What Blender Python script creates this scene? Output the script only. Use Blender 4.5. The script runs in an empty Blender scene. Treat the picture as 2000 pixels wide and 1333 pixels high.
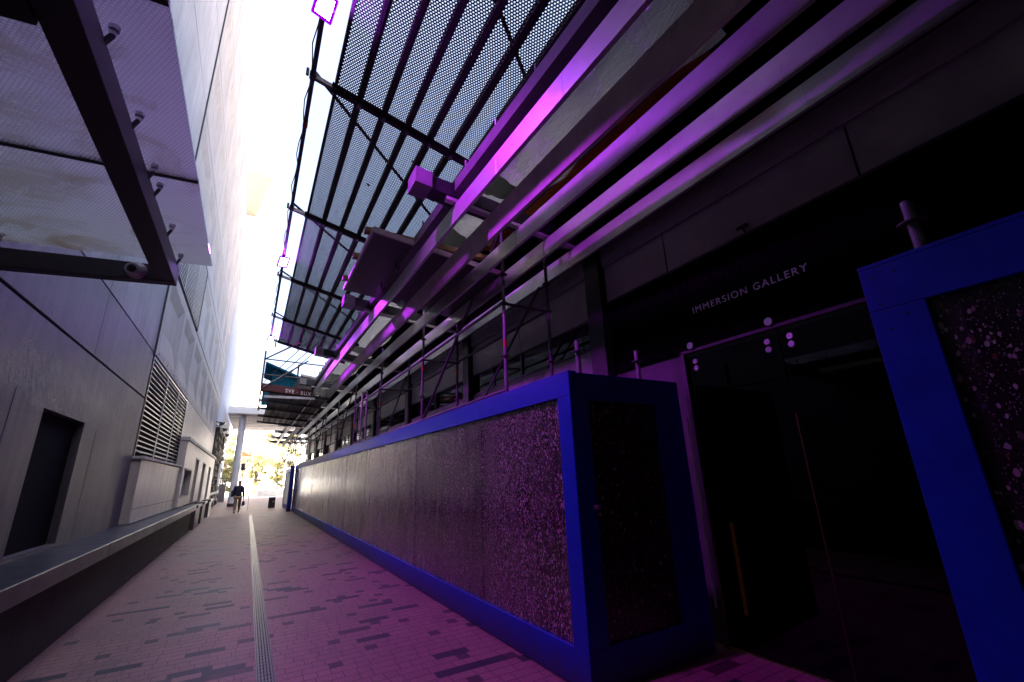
import bpy, math, random
from mathutils import Vector, Matrix
random.seed(7)
S = bpy.context.scene
COL = S.collection
R = math.radians

# ------------------------------------------------------------------ camera
cam = bpy.data.cameras.new("camera"); camo = bpy.data.objects.new("camera", cam); COL.objects.link(camo)
YAW, PITCH, ROLL = 5.36124553e-01, 2.94171587e-01, -3.80597514e-02
cam.sensor_width = 36.0; cam.lens = 848.493 / 2000 * 36
cam.clip_start = 0.05; cam.clip_end = 2000
fw = Vector((math.sin(YAW)*math.cos(PITCH), math.cos(YAW)*math.cos(PITCH), math.sin(PITCH)))
rt = Vector((math.cos(YAW), -math.sin(YAW), 0)); up = rt.cross(fw)
rt2 = rt*math.cos(ROLL) + up*math.sin(ROLL); up2 = up*math.cos(ROLL) - rt*math.sin(ROLL)
mw = Matrix((rt2, up2, -fw)).transposed().to_4x4(); mw.translation = (0, 0, 1.6)
camo.matrix_world = mw
S.camera = camo

# ------------------------------------------------------------------ world, sun, exposure
SUN_DIR = Vector((-0.72, -0.45, 0.75)).normalized()          # towards the sun: behind the left building
sun_el = math.asin(SUN_DIR.z); sun_az = math.atan2(SUN_DIR.x, SUN_DIR.y)
w = bpy.data.worlds.new("World"); S.world = w; w.use_nodes = True
wn = w.node_tree; wn.nodes.clear()
sky = wn.nodes.new("ShaderNodeTexSky"); sky.sky_type = 'NISHITA'; sky.sun_disc = False
sky.sun_elevation = sun_el; sky.sun_rotation = sun_az
sky.air_density = 0.55; sky.dust_density = 9.0; sky.ozone_density = 0.6
bg = wn.nodes.new("ShaderNodeBackground"); bg.inputs[1].default_value = 0.15
wo = wn.nodes.new("ShaderNodeOutputWorld")
wn.links.new(sky.outputs[0], bg.inputs[0]); wn.links.new(bg.outputs[0], wo.inputs[0])
sl = bpy.data.lights.new("sun", 'SUN'); sl.energy = 5.0; sl.angle = R(0.5); sl.color = (1, 0.93, 0.82)
so = bpy.data.objects.new("sun", sl); COL.objects.link(so)
so.rotation_euler = (-SUN_DIR).to_track_quat('-Z', 'Y').to_euler(); so.location = (0, 0, 60)
S.view_settings.view_transform = 'Standard'; S.view_settings.look = 'None'
S.view_settings.exposure = 3.05; S.view_settings.gamma = 1.0
S.render.engine = 'CYCLES'
S.cycles.max_bounces = 8; S.cycles.transparent_max_bounces = 16
LAMP_STRENGTH = 42.0; LAMP_WATTS = 50.0

# ------------------------------------------------------------------ node helper
class NT:
    def __init__(s, name):
        s.m = bpy.data.materials.new(name); s.m.use_nodes = True
        s.t = s.m.node_tree; s.t.nodes.clear()
        s.out = s.n("ShaderNodeOutputMaterial")
    def n(s, typ, **kw):
        nd = s.t.nodes.new(typ)
        for k, v in kw.items(): setattr(nd, k, v)
        return nd
    def put(s, sock, v):
        if hasattr(v, 'is_output') or isinstance(v, bpy.types.NodeSocket): s.t.links.new(v, sock)
        elif v is not None:
            if sock.type == 'RGBA' and len(v) == 3: v = (*v, 1)
            sock.default_value = v
    def math(s, op, a, b=None, c=None, clamp=False):
        nd = s.n("ShaderNodeMath", operation=op, use_clamp=clamp)
        s.put(nd.inputs[0], a)
        if b is not None: s.put(nd.inputs[1], b)
        if c is not None: s.put(nd.inputs[2], c)
        return nd.outputs[0]
    def vmul(s, v, k):
        nd = s.n("ShaderNodeVectorMath", operation='MULTIPLY'); s.put(nd.inputs[0], v); s.put(nd.inputs[1], k); return nd.outputs[0]
    def obj(s):
        return s.n("ShaderNodeTexCoord").outputs['Object']
    def xyz(s, v):
        nd = s.n("ShaderNodeSeparateXYZ"); s.put(nd.inputs[0], v); return nd.outputs
    def comb(s, x, y, z=0.0):
        nd = s.n("ShaderNodeCombineXYZ"); s.put(nd.inputs[0], x); s.put(nd.inputs[1], y); s.put(nd.inputs[2], z); return nd.outputs[0]
    def noise(s, v, scale, detail=4, rough=0.55, dist=0.0):
        nd = s.n("ShaderNodeTexNoise"); s.put(nd.inputs['Vector'], v)
        nd.inputs['Scale'].default_value = scale; nd.inputs['Detail'].default_value = detail
        nd.inputs['Roughness'].default_value = rough; nd.inputs['Distortion'].default_value = dist
        return nd.outputs['Fac']
    def vor(s, v, scale, out='Distance', feat='F1', rnd=1.0):
        nd = s.n("ShaderNodeTexVoronoi", feature=feat); s.put(nd.inputs['Vector'], v); nd.inputs['Scale'].default_value = scale
        nd.inputs['Randomness'].default_value = rnd
        return nd.outputs[out]
    def white(s, v):
        nd = s.n("ShaderNodeTexWhiteNoise", noise_dimensions='3D'); s.put(nd.inputs['Vector'], v); return nd.outputs['Value']
    def ramp(s, f, stops, interp='LINEAR'):
        nd = s.n("ShaderNodeValToRGB"); s.put(nd.inputs[0], f); cr = nd.color_ramp; cr.interpolation = interp
        while len(cr.elements) < len(stops): cr.elements.new(0.5)
        for e, (p, c) in zip(cr.elements, stops):
            e.position = p; e.color = (*c, 1) if not isinstance(c, (int, float)) else (c, c, c, 1)
        return nd.outputs[0]
    def mix(s, f, a, b, blend='MIX'):
        nd = s.n("ShaderNodeMix", data_type='RGBA', blend_type=blend)
        s.put(nd.inputs[0], f); s.put(nd.inputs[6], a); s.put(nd.inputs[7], b); return nd.outputs[2]
    def bump(s, h, strength=0.3, dist=0.02):
        nd = s.n("ShaderNodeBump"); nd.inputs['Strength'].default_value = strength; nd.inputs['Distance'].default_value = dist
        s.put(nd.inputs['Height'], h); return nd.outputs[0]
    def bsdf(s, color, rough=0.6, metal=0.0, normal=None, spec=0.5, trans=None, alpha=None, coat=None, emit=None, estr=0):
        p = s.n("ShaderNodeBsdfPrincipled")
        s.put(p.inputs['Base Color'], color); s.put(p.inputs['Roughness'], rough); s.put(p.inputs['Metallic'], metal)
        s.put(p.inputs['Specular IOR Level'], spec)
        if normal is not None: s.put(p.inputs['Normal'], normal)
        if coat is not None: p.inputs['Coat Weight'].default_value = coat; p.inputs['Coat Roughness'].default_value = 0.2
        if alpha is not None: s.put(p.inputs['Alpha'], alpha)
        if emit is not None: s.put(p.inputs['Emission Color'], emit); p.inputs['Emission Strength'].default_value = estr
        return p.outputs[0]
    def mixsh(s, f, a, b):
        nd = s.n("ShaderNodeMixShader"); s.put(nd.inputs[0], f); s.t.links.new(a, nd.inputs[1]); s.t.links.new(b, nd.inputs[2]); return nd.outputs[0]
    def done(s, sh):
        s.t.links.new(sh, s.out.inputs[0]); return s.m

def concrete(name, base, warm=(1, 1, 1), streak=0.5, pits=True, rough=0.75, var=0.35, panel=None):
    t = NT(name); o = t.obj()
    big = t.noise(o, 0.9, 6, 0.62)
    strk = t.noise(t.vmul(o, (5.0, 5.0, 0.35)), 1.0, 5, 0.6)
    fine = t.noise(o, 45, 3, 0.6)
    f = t.math('ADD', t.math('MULTIPLY', big, 1 - streak), t.math('MULTIPLY', strk, streak))
    lo = tuple(base*(1-var)*c for c in warm); hi = tuple(base*(1+var)*c for c in warm)
    c = t.ramp(f, [(0.32, lo), (0.68, hi)])
    c = t.mix(0.25, c, t.ramp(fine, [(0.3, 0.1), (0.7, 0.9)]), 'OVERLAY')
    h = t.math('ADD', t.math('MULTIPLY', fine, 0.5), t.math('MULTIPLY', strk, 0.8))
    if pits:
        d = t.vor(o, 2.3); p = t.math('LESS_THAN', d, 0.055)
        c = t.mix(t.math('MULTIPLY', p, 0.8), c, (0.02, 0.02, 0.02))
        h = t.math('SUBTRACT', h, t.math('MULTIPLY', p, 2.0))
    if panel:       # a band of spalled, roughly patched render
        z = t.xyz(o)[2]
        zn = t.math('ADD', z, t.math('MULTIPLY', t.math('SUBTRACT', t.noise(o, 1.3, 4), 0.5), 1.0))
        m = t.math('MULTIPLY', t.math('GREATER_THAN', zn, panel[0]), t.math('LESS_THAN', zn, panel[1]))
        rn = t.noise(t.vmul(o, (1, 1.6, 0.8)), 3.2, 7, 0.72, 1.6)
        h = t.math('ADD', h, t.math('MULTIPLY', m, t.math('MULTIPLY', rn, 6.0)))
        c = t.mix(t.math('MULTIPLY', m, 0.35), c, t.ramp(rn, [(0.35, tuple(x*0.5 for x in lo)), (0.65, hi)]))
    return t.done(t.bsdf(c, rough, normal=t.bump(h, 0.45, 0.012), spec=0.35))

def plain(name, col, rough=0.5, metal=0.0, spec=0.5, nz=0.18, scale=6, bump=0.08, coat=None, dirt=None):
    t = NT(name); o = t.obj()
    n = t.noise(o, scale, 5, 0.6)
    lo = tuple(c*(1-nz) for c in col); hi = tuple(min(1, c*(1+nz)) for c in col)
    c = t.ramp(n, [(0.3, lo), (0.7, hi)])
    if dirt:
        d = t.noise(t.vmul(o, (3, 3, 1.0)), 2.6, 6, 0.7)
        c = t.mix(t.ramp(d, [(0.55, 0.0), (0.72, 0.85)]), c, dirt)
    r = t.math('ADD', rough - 0.08, t.math('MULTIPLY', n, 0.16))
    return t.done(t.bsdf(c, r, metal, t.bump(t.noise(o, scale*9, 3), bump, 0.004), spec, coat=coat))

def emis(name, col, strength):
    t = NT(name); e = t.n("ShaderNodeEmission"); e.inputs[0].default_value = (*col, 1); e.inputs[1].default_value = strength
    return t.done(e.outputs[0])

def paver_mat():
    t = NT("pavers"); o = t.obj(); X, Y, _ = t.xyz(o)
    H, L = 0.125, 0.11
    yr = t.math('DIVIDE', Y, H); row = t.math('FLOOR', yr); fy = t.math('FRACT', yr)
    sh = t.white(t.comb(row, 3.3, 1.7))
    xs = t.math('ADD', t.math('DIVIDE', X, L), t.math('MULTIPLY', sh, 3.0))
    ci = t.math('FLOOR', xs); fx = t.math('FRACT', xs)
    gi = t.math('FLOOR', t.math('DIVIDE', xs, 3.0)); gl = t.math('SUBTRACT', ci, t.math('MULTIPLY', gi, 3.0))
    rg = t.white(t.comb(gi, row, 5.1))
    longdark = t.math('GREATER_THAN', rg, 0.935)
    brk = t.math('ADD', 1.0, t.math('GREATER_THAN', t.white(t.comb(gi, row, 9.4)), 0.5))     # 1 or 2
    second = t.math('GREATER_THAN', gl, t.math('SUBTRACT', brk, 0.5))
    bid = t.math('MULTIPLY', second, t.math('SUBTRACT', 1.0, longdark))
    rb = t.white(t.comb(gi, row, t.math('ADD', bid, 20.0)))
    islen1 = t.math('COMPARE', t.math('ADD', brk, second), 1.0, 0.2)          # first brick one cell long
    islen1b = t.math('COMPARE', t.math('ADD', brk, second), 3.0, 0.2)         # second brick one cell long
    one = t.math('MAXIMUM', islen1, islen1b)
    shortdark = t.math('MULTIPLY', one, t.math('GREATER_THAN', rb, 0.90))
    dark = t.math('MAXIMUM', longdark, shortdark)
    # joints
    jy = t.math('MAXIMUM', t.math('LESS_THAN', fy, 0.045), t.math('GREATER_THAN', fy, 0.955))
    el = t.math('LESS_THAN', fx, 0.05)
    start = t.math('LESS_THAN', gl, 0.5)
    atbrk = t.math('MULTIPLY', t.math('COMPARE', gl, brk, 0.2), t.math('SUBTRACT', 1.0, longdark))
    jx = t.math('MULTIPLY', el, t.math('MAXIMUM', start, atbrk))
    joint = t.math('MAXIMUM', jx, t.math('MULTIPLY', jy, 0.75))
    big = t.noise(o, 0.6, 5, 0.6); fine = t.noise(o, 60, 3, 0.65)
    c = t.mix(t.math('MULTIPLY', rb, 0.5), (0.240, 0.124, 0.108), (0.168, 0.088, 0.078))
    dc = t.mix(rg, (0.075, 0.06, 0.065), (0.125, 0.08, 0.08))
    dc = t.mix(t.math('GREATER_THAN', rb, 0.72), (0.020, 0.016, 0.020), (0.055, 0.028, 0.028))
    c = t.mix(dark, c, dc)
    c = t.mix(0.4, c, t.ramp(big, [(0.3, 0.22), (0.7, 0.75)]), 'OVERLAY')
    c = t.mix(0.45, c, t.ramp(fine, [(0.3, 0.1), (0.7, 0.9)]), 'OVERLAY')
    c = t.mix(t.math('MULTIPLY', joint, 0.95), c, (0.018, 0.011, 0.011))
    gum = t.math('LESS_THAN', t.vor(o, 1.15), 0.032)
    c = t.mix(t.math('MULTIPLY', gum, 0.55), c, (0.06, 0.05, 0.05))
    stn = t.noise(t.vmul(o, (1, 0.35, 1)), 1.7, 7, 0.72)
    c = t.mix(t.ramp(stn, [(0.56, 0.0), (0.70, 0.40)]), c, (0.075, 0.052, 0.048))
    h = t.math('ADD', t.math('SUBTRACT', t.math('MULTIPLY', fine, 0.35), t.math('MULTIPLY', joint, 1.0)), t.math('MULTIPLY', rb, 0.25))
    r = t.math('ADD', 0.42, t.math('MULTIPLY', big, 0.3))
    return t.done(t.bsdf(c, r, normal=t.bump(h, 0.5, 0.006), spec=0.45))

def flake_mat(name, dens=1.0, flip=False):
    """recycled board: black ground with pale and coloured chips"""
    t = NT(name); o = t.obj()
    v = t.vmul(o, (1.0, 1.0, 0.6))
    def chips(scale, thr, seed):
        vv = t.n("ShaderNodeVectorMath", operation='ADD'); t.put(vv.inputs[0], v); vv.inputs[1].default_value = (seed, seed*1.7, seed*0.3)
        nd = t.n("ShaderNodeTexVoronoi"); t.put(nd.inputs['Vector'], vv.outputs[0]); nd.inputs['Scale'].default_value = scale
        rgb = t.n("ShaderNodeSeparateColor"); t.put(rgb.inputs[0], nd.outputs['Color'])
        size = t.math('MULTIPLY', rgb.outputs[0], 0.56)
        inside = t.math('LESS_THAN', nd.outputs['Distance'], size)
        keep = t.math('GREATER_THAN', rgb.outputs[1], thr)
        col = t.ramp(rgb.outputs[2], [(0.0, (0.62, 0.47, 0.45)), (0.45, (0.36, 0.23, 0.22)), (0.62, (0.70, 0.58, 0.56)), (0.72, (0.26, 0.07, 0.035)), (0.80, (0.07, 0.09, 0.20)), (0.88, (0.16, 0.12, 0.11)), (0.95, (0.55, 0.52, 0.52))], 'CONSTANT')
        return t.math('MULTIPLY', inside, keep), col
    m1, c1 = chips(82, 1 - 0.62*dens, 3.1)
    m2, c2 = chips(46, 1 - 0.24*dens, 8.7)
    m3, c3 = chips(160, 1 - 0.55*dens, 1.3)
    c = t.mix(m3, (0.020, 0.012, 0.013), t.mix(0.3, c3, (0.06, 0.03, 0.03)))
    c = t.mix(m1, c, c1); c = t.mix(m2, c, c2)
    oi = t.n('ShaderNodeObjectInfo').outputs['Random']
    c = t.mix(t.math('MULTIPLY', oi, 0.30), c, (0.03, 0.02, 0.02))
    n = t.noise(t.vmul(o, (3, 3, 0.5)), 2.0, 5)
    r = t.math('ADD', 0.17, t.math('MULTIPLY', n, 0.2))
    return t.done(t.bsdf(c, r, normal=t.bump(t.math('ADD', t.noise(t.vmul(o, (1, 1, 0.25)), 90, 3), t.math('MULTIPLY', m1, 0.4)), 0.025, 0.003), spec=0.6, coat=0.7))

def perforated_mat():
    t = NT("perforated_steel"); o = t.obj(); X, Y, _ = t.xyz(o)
    P = 0.028
    px = t.math('DIVIDE', X, P); py = t.math('DIVIDE', Y, P*1.732)
    def dist(ox):
        a = t.math('SUBTRACT', t.math('FRACT', t.math('ADD', px, ox)), 0.5)
        b = t.math('MULTIPLY', t.math('SUBTRACT', t.math('FRACT', t.math('ADD', py, ox)), 0.5), 1.732)
        return t.math('SQRT', t.math('ADD', t.math('MULTIPLY', a, a), t.math('MULTIPLY', b, b)))
    d = t.math('MINIMUM', dist(0.0), dist(0.5))
    hole = t.math('LESS_THAN', d, 0.315)
    dirt = t.math('GREATER_THAN', t.noise(o, 9, 4, 0.7), 0.685)               # clogged holes
    hole = t.math('MULTIPLY', hole, t.math('SUBTRACT', 1.0, dirt))
    rust = t.noise(t.vmul(o, (9, 0.6, 9)), 1.0, 6, 0.7)
    c = t.ramp(rust, [(0.45, (0.040, 0.037, 0.040)), (0.62, (0.075, 0.066, 0.064)), (0.75, (0.13, 0.08, 0.05))])
    sh = t.bsdf(c, 0.55, 0.3)
    tr = t.n("ShaderNodeBsdfTransparent").outputs[0]
    return t.done(t.mixsh(hole, sh, tr))

def frit_glass():
    t = NT("fritted_glass"); o = t.obj(); X, Y, _ = t.xyz(o)
    P = 0.019
    def dist(ox):
        a = t.math('SUBTRACT', t.math('FRACT', t.math('ADD', t.math('DIVIDE', X, P), ox)), 0.5)
        b = t.math('MULTIPLY', t.math('SUBTRACT', t.math('FRACT', t.math('ADD', t.math('DIVIDE', Y, P*1.732), ox)), 0.5), 1.732)
        return t.math('SQRT', t.math('ADD', t.math('MULTIPLY', a, a), t.math('MULTIPLY', b, b)))
    dot = t.math('LESS_THAN', t.math('MINIMUM', dist(0.0), dist(0.5)), 0.33)
    st = t.noise(t.vmul(o, (1.0, 1.9, 1)), 2.0, 10, 0.74, 1.0)
    edge = t.ramp(X, [(0.0, 1.0), (1.0, 0.0)])
    stain = t.ramp(t.math('SUBTRACT', st, t.math('MULTIPLY', t.math('ADD', X, 1.0), 0.14)), [(0.30, 0.0), (0.50, 0.78)])
    stc = t.mix(t.noise(o, 3, 3), (0.27, 0.15, 0.02), (0.30, 0.25, 0.06))
    dcol = t.mix(stain, (0.85, 0.85, 0.87), stc)
    tl = t.n("ShaderNodeBsdfTranslucent"); t.put(tl.inputs[0], dcol)
    df = t.n("ShaderNodeBsdfDiffuse"); t.put(df.inputs[0], dcol)
    milky = t.mixsh(0.25, tl.outputs[0], df.outputs[0])
    gl = t.n("ShaderNodeBsdfGlossy"); gl.inputs[1].default_value = 0.05
    tr = t.n("ShaderNodeBsdfTransparent"); tr.inputs[0].default_value = (0.86, 0.90, 0.90, 1)
    fr = t.n("ShaderNodeFresnel"); fr.inputs[0].default_value = 1.45
    clear = t.mixsh(fr.outputs[0], tr.outputs[0], gl.outputs[0])
    f = t.math('MAXIMUM', t.math('ADD', 0.27, t.math('MULTIPLY', dot, 0.18)), stain)
    return t.done(t.mixsh(f, clear, milky))

def dark_glass(name, tint=(0.10, 0.09, 0.10)):
    t = NT(name)
    gl = t.n("ShaderNodeBsdfGlossy"); gl.inputs[0].default_value = (0.9, 0.9, 0.95, 1); gl.inputs[1].default_value = 0.03
    tr = t.n("ShaderNodeBsdfTransparent"); tr.inputs[0].default_value = (*tint, 1)
    fr = t.n("ShaderNodeFresnel"); fr.inputs[0].default_value = 1.45
    return t.done(t.mixsh(fr.outputs[0], tr.outputs[0], gl.outputs[0]))

def plastic_film():
    t = NT("plastic_film"); o = t.obj()
    n = t.noise(t.vmul(o, (3.5, 1.6, 2)), 3.0, 6, 0.62, 2.2)
    rid = t.math('ABSOLUTE', t.math('SUBTRACT', n, 0.5))
    b = t.bump(t.math('MULTIPLY', rid, 3.0), 0.9, 0.05)
    tl = t.n("ShaderNodeBsdfTranslucent"); tl.inputs[0].default_value = (0.50, 0.49, 0.48, 1); t.put(tl.inputs['Normal'], b)
    df = t.n("ShaderNodeBsdfDiffuse"); df.inputs[0].default_value = (0.70, 0.68, 0.66, 1); t.put(df.inputs['Normal'], b)
    gl = t.n("ShaderNodeBsdfGlossy"); gl.inputs[1].default_value = 0.16; t.put(gl.inputs['Normal'], b)
    m = t.mixsh(0.45, tl.outputs[0], df.outputs[0])
    return t.done(t.mixsh(0.22, m, gl.outputs[0]))

def net_mat(name, a, b):
    t = NT(name); o = t.obj()
    n = t.noise(t.vmul(o, (6, 1.5, 1.5)), 2, 5, 0.6, 1.0)
    c = t.ramp(n, [(0.3, a), (0.7, b)])
    tl = t.n("ShaderNodeBsdfTranslucent"); t.put(tl.inputs[0], c)
    df = t.n("ShaderNodeBsdfDiffuse"); t.put(df.inputs[0], c)
    return t.done(t.mixsh(0.5, tl.outputs[0], df.outputs[0]))

def leaf_mat(name, a, b):
    t = NT(name); o = t.obj()
    n = t.white(t.vmul(o, (2.2, 2.2, 2.2))) if False else t.noise(o, 1.6, 4, 0.7)
    c = t.ramp(n, [(0.35, a), (0.65, b)])
    tl = t.n("ShaderNodeBsdfTranslucent"); t.put(tl.inputs[0], c)
    df = t.n("ShaderNodeBsdfDiffuse"); t.put(df.inputs[0], c)
    return t.done(t.mixsh(0.5, tl.outputs[0], df.outputs[0]))

def brushed(name, col, rough=0.32, metal=0.0):
    t = NT(name); o = t.obj()
    n = t.noise(t.vmul(o, (14, 0.7, 14)), 3, 5, 0.6)
    blot = t.noise(o, 2.2, 5, 0.65)
    c = t.mix(t.ramp(blot, [(0.35, 0.0), (0.7, 0.6)]), col, tuple(x*0.66 for x in col))
    r = t.math('ADD', rough, t.math('MULTIPLY', blot, 0.25))
    return t.done(t.bsdf(c, r, metal, t.bump(n, 0.12, 0.004), 0.6))

M = {}
M['pavers'] = paver_mat()
M['plaza'] = plain("plaza_stone", (0.60, 0.56, 0.50), 0.8, scale=1.5)
M['ground'] = plain("ground_soil", (0.36, 0.34, 0.30), 0.9, scale=0.4)
M['conc_near_shaded'] = concrete("shaded_violet_concrete", 0.10, (1.0, 0.86, 0.98), 0.45, True, 0.55, 0.5, (2.55, 3.05))  # canopy shade and violet light painted into the lower wall colour
M['conc_mid'] = concrete("half_shaded_concrete", 0.20, (1.0, 0.90, 0.97), 0.45, True, 0.55, 0.42)  # middle step of the wall's shade falloff, put into the base colour
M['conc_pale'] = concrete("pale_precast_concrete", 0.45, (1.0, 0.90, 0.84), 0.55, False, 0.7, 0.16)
M['conc_band'] = concrete("smooth_concrete_panel", 0.44, (1.0, 0.88, 0.80), 0.7, False, 0.5, 0.22)
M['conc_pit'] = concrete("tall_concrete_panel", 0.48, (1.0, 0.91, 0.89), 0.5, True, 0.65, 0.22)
M['ledge'] = brushed("polished_concrete_ledge", (0.040, 0.040, 0.048), 0.2)
M['ledge_base'] = concrete("dark_aggregate_base", 0.035, (1, 0.9, 0.9), 0.5, False, 0.8, 0.4)
M['joint'] = plain("black_joint", (0.008, 0.008, 0.010), 0.8)
M['black'] = plain("black_steel", (0.012, 0.011, 0.014), 0.45, 0.0)
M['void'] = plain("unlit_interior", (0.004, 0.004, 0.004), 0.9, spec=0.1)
M['canopy_steel'] = plain("dark_painted_steel", (0.045, 0.036, 0.045), 0.4, 0.0, scale=3)
M['alu'] = plain("aluminium", (0.50, 0.49, 0.52), 0.38, 0.8)
M['alu_louvre'] = plain("aluminium_louvre_blade", (0.42, 0.40, 0.42), 0.4, 0.3)
M['galv'] = plain("galvanised_tube", (0.20, 0.19, 0.20), 0.5, 0.5, scale=18, nz=0.35, dirt=(0.12, 0.07, 0.05))
M['galv_dark'] = plain("weathered_tube", (0.075, 0.070, 0.080), 0.55, 0.3, scale=18, nz=0.35, dirt=(0.10, 0.05, 0.03))
M['rust_tube'] = plain("rusty_tube", (0.16, 0.06, 0.04), 0.7, 0.1, scale=14, nz=0.5)
M['deck_frame'] = plain("rusty_deck_frame", (0.022, 0.019, 0.020), 0.7, 0.0, scale=12, nz=0.4, dirt=(0.05, 0.025, 0.015))
M['perf'] = perforated_mat()
M['slat'] = brushed("satin_aluminium_slat", (0.78, 0.76, 0.77), 0.30, 0.65)
M['slat2'] = plain("matt_grey_slat", (0.62, 0.61, 0.58), 0.6, scale=4, dirt=(0.42, 0.42, 0.38))
M['slat_edge'] = plain("slat_flange", (0.50, 0.48, 0.48), 0.4, 0.2)
M['bracket'] = plain("dark_bracket_beam", (0.018, 0.016, 0.022), 0.45)
M['cap'] = plain("grey_end_cap", (0.20, 0.19, 0.21), 0.4)
M['fascia'] = plain("grey_channel_beam", (0.12, 0.11, 0.13), 0.4)
M['film'] = plastic_film()
M['net'] = net_mat("orange_debris_net", (0.30, 0.06, 0.02), (0.50, 0.13, 0.04))
M['ply'] = plain("phenolic_plywood", (0.05, 0.045, 0.048), 0.4, scale=5)
M['ply_edge'] = plain("timber_edge", (0.55, 0.50, 0.47), 0.6)
M['timber'] = plain("timber_bearer", (0.28, 0.16, 0.07), 0.7)
def blue_mat():
    t = NT("blue_gloss_paint"); o = t.obj(); z = t.xyz(o)[2]
    n = t.noise(o, 6, 5, 0.6)
    c = t.ramp(n, [(0.3, (0.0007, 0.026, 0.34)), (0.7, (0.001, 0.040, 0.47))])
    sc = t.noise(t.vmul(o, (1.5, 1.5, 9)), 5.0, 7, 0.75)
    c = t.mix(t.ramp(sc, [(0.60, 0.0), (0.68, 0.55)]), c, (0.012, 0.05, 0.30))
    g = t.noise(t.vmul(o, (6, 6, 2.0)), 3.0, 7, 0.75)
    low = t.ramp(t.math('ADD', z, t.math('MULTIPLY', g, 0.35)), [(0.20, 0.8), (0.42, 0.0)])
    c = t.mix(low, c, (0.030, 0.026, 0.045))
    r = t.math('ADD', 0.33, t.math('MULTIPLY', n, 0.2))
    return t.done(t.bsdf(c, r, 0.0, t.bump(t.math('ADD', n, t.math('MULTIPLY', t.noise(o, 55, 3), 0.4)), 0.25, 0.006), 0.4))
M['blue'] = blue_mat()
M['flake'] = flake_mat("recycled_chip_board", 1.25)
M['flake_end'] = flake_mat("loose_chip_board", 0.62)
M['flake_dark'] = flake_mat("sparse_recycled_chip_board", 0.5)
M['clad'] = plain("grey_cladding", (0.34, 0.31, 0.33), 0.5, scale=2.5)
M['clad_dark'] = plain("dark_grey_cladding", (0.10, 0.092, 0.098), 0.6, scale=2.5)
M['clad_trim'] = plain("pale_trim", (0.40, 0.38, 0.40), 0.4, scale=3)
M['wood'] = plain("brown_timber_lining", (0.10, 0.045, 0.022), 0.5, scale=8)
M['glass'] = dark_glass("smoked_door_glass", (0.10, 0.09, 0.10))
M['glass_win'] = dark_glass("smoked_window_glass", (0.30, 0.29, 0.30))
M['sign'] = plain("black_sign_board", (0.003, 0.003, 0.0035), 0.85, spec=0.05)
M['letter'] = plain("pale_grey_letter", (0.88, 0.84, 0.90), 0.5)
M['letter_dim'] = plain("dark_copper_letter", (0.004, 0.0022, 0.0015), 0.8, spec=0.1)
M['steel'] = plain("brushed_steel", (0.55, 0.54, 0.56), 0.3, 0.9)
M['door_leak'] = plain("light_leak_yellow", (0.14, 0.10, 0.035), 0.5, 0.9)
M['bezel'] = emis("purple_lit_bezel", (0.42, 0.0, 1.0), 0.11)
M['lamp'] = emis("purple_led_face", (0.44, 0.055, 1.0), LAMP_STRENGTH)
M['lamp_body'] = plain("black_lamp_housing", (0.02, 0.02, 0.022), 0.4)
M['glow_orange'] = emis("amber_strip_light", (1.0, 0.34, 0.04), 0.09)
M['cabinet'] = plain("orange_cabinet_door", (0.30, 0.07, 0.015), 0.5)
M['cctv'] = plain("cream_camera_shell", (0.55, 0.52, 0.53), 0.3)
M['fglass'] = frit_glass()
M['stone'] = concrete("dark_rusticated_stone", 0.045, (1.0, 0.85, 0.8), 0.1, False, 0.8, 0.5)
M['stone_band'] = concrete("pale_stone_band", 0.40, (1, 0.98, 0.92), 0.3, False, 0.7, 0.15)
M['white'] = plain("white_render", (0.80, 0.79, 0.78), 0.6, scale=2, nz=0.04)
M['white_rib'] = plain("white_ribbed_panel", (0.66, 0.67, 0.72), 0.5, scale=2, nz=0.06)
M['soffit'] = plain("beige_soffit", (0.20, 0.155, 0.12), 0.7, scale=0.4, nz=0.08)
M['red'] = plain("red_toe_board", (0.085, 0.006, 0.010), 0.5)
M['red_tape'] = plain("red_tape", (0.55, 0.03, 0.02), 0.5)
M['teal'] = net_mat("teal_sheeting", (0.012, 0.10, 0.17), (0.02, 0.16, 0.24))
M['cable'] = plain("black_cable", (0.01, 0.01, 0.01), 0.5)
M['grate'] = plain("cast_iron_grate", (0.10, 0.098, 0.10), 0.36, 0.6)
M['skin'] = plain("skin", (0.42, 0.24, 0.17), 0.5)
M['navy'] = plain("navy_cloth", (0.018, 0.016, 0.045), 0.8, scale=14)
M['tan'] = plain("tan_cloth", (0.30, 0.20, 0.13), 0.85, scale=14)
M['shoe'] = plain("black_leather", (0.012, 0.010, 0.010), 0.4)
M['hair'] = plain("dark_brown_hair", (0.03, 0.015, 0.01), 0.7)
M['bagblue'] = plain("dark_blue_bag_cloth", (0.012, 0.014, 0.075), 0.7)
M['bark'] = plain("bark", (0.10, 0.075, 0.055), 0.9)
M['leaf_y'] = leaf_mat("yellow_green_leaves", (0.40, 0.38, 0.15), (0.60, 0.56, 0.30))  # both leaf colours paled to stand in for haze and glare
M['leaf_g'] = leaf_mat("olive_green_leaves", (0.36, 0.36, 0.20), (0.55, 0.52, 0.34))
M['grass'] = plain("lawn", (0.22, 0.24, 0.05), 0.9, scale=3)
M['orange'] = plain("terracotta_canvas", (0.55, 0.16, 0.06), 0.8)

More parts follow.
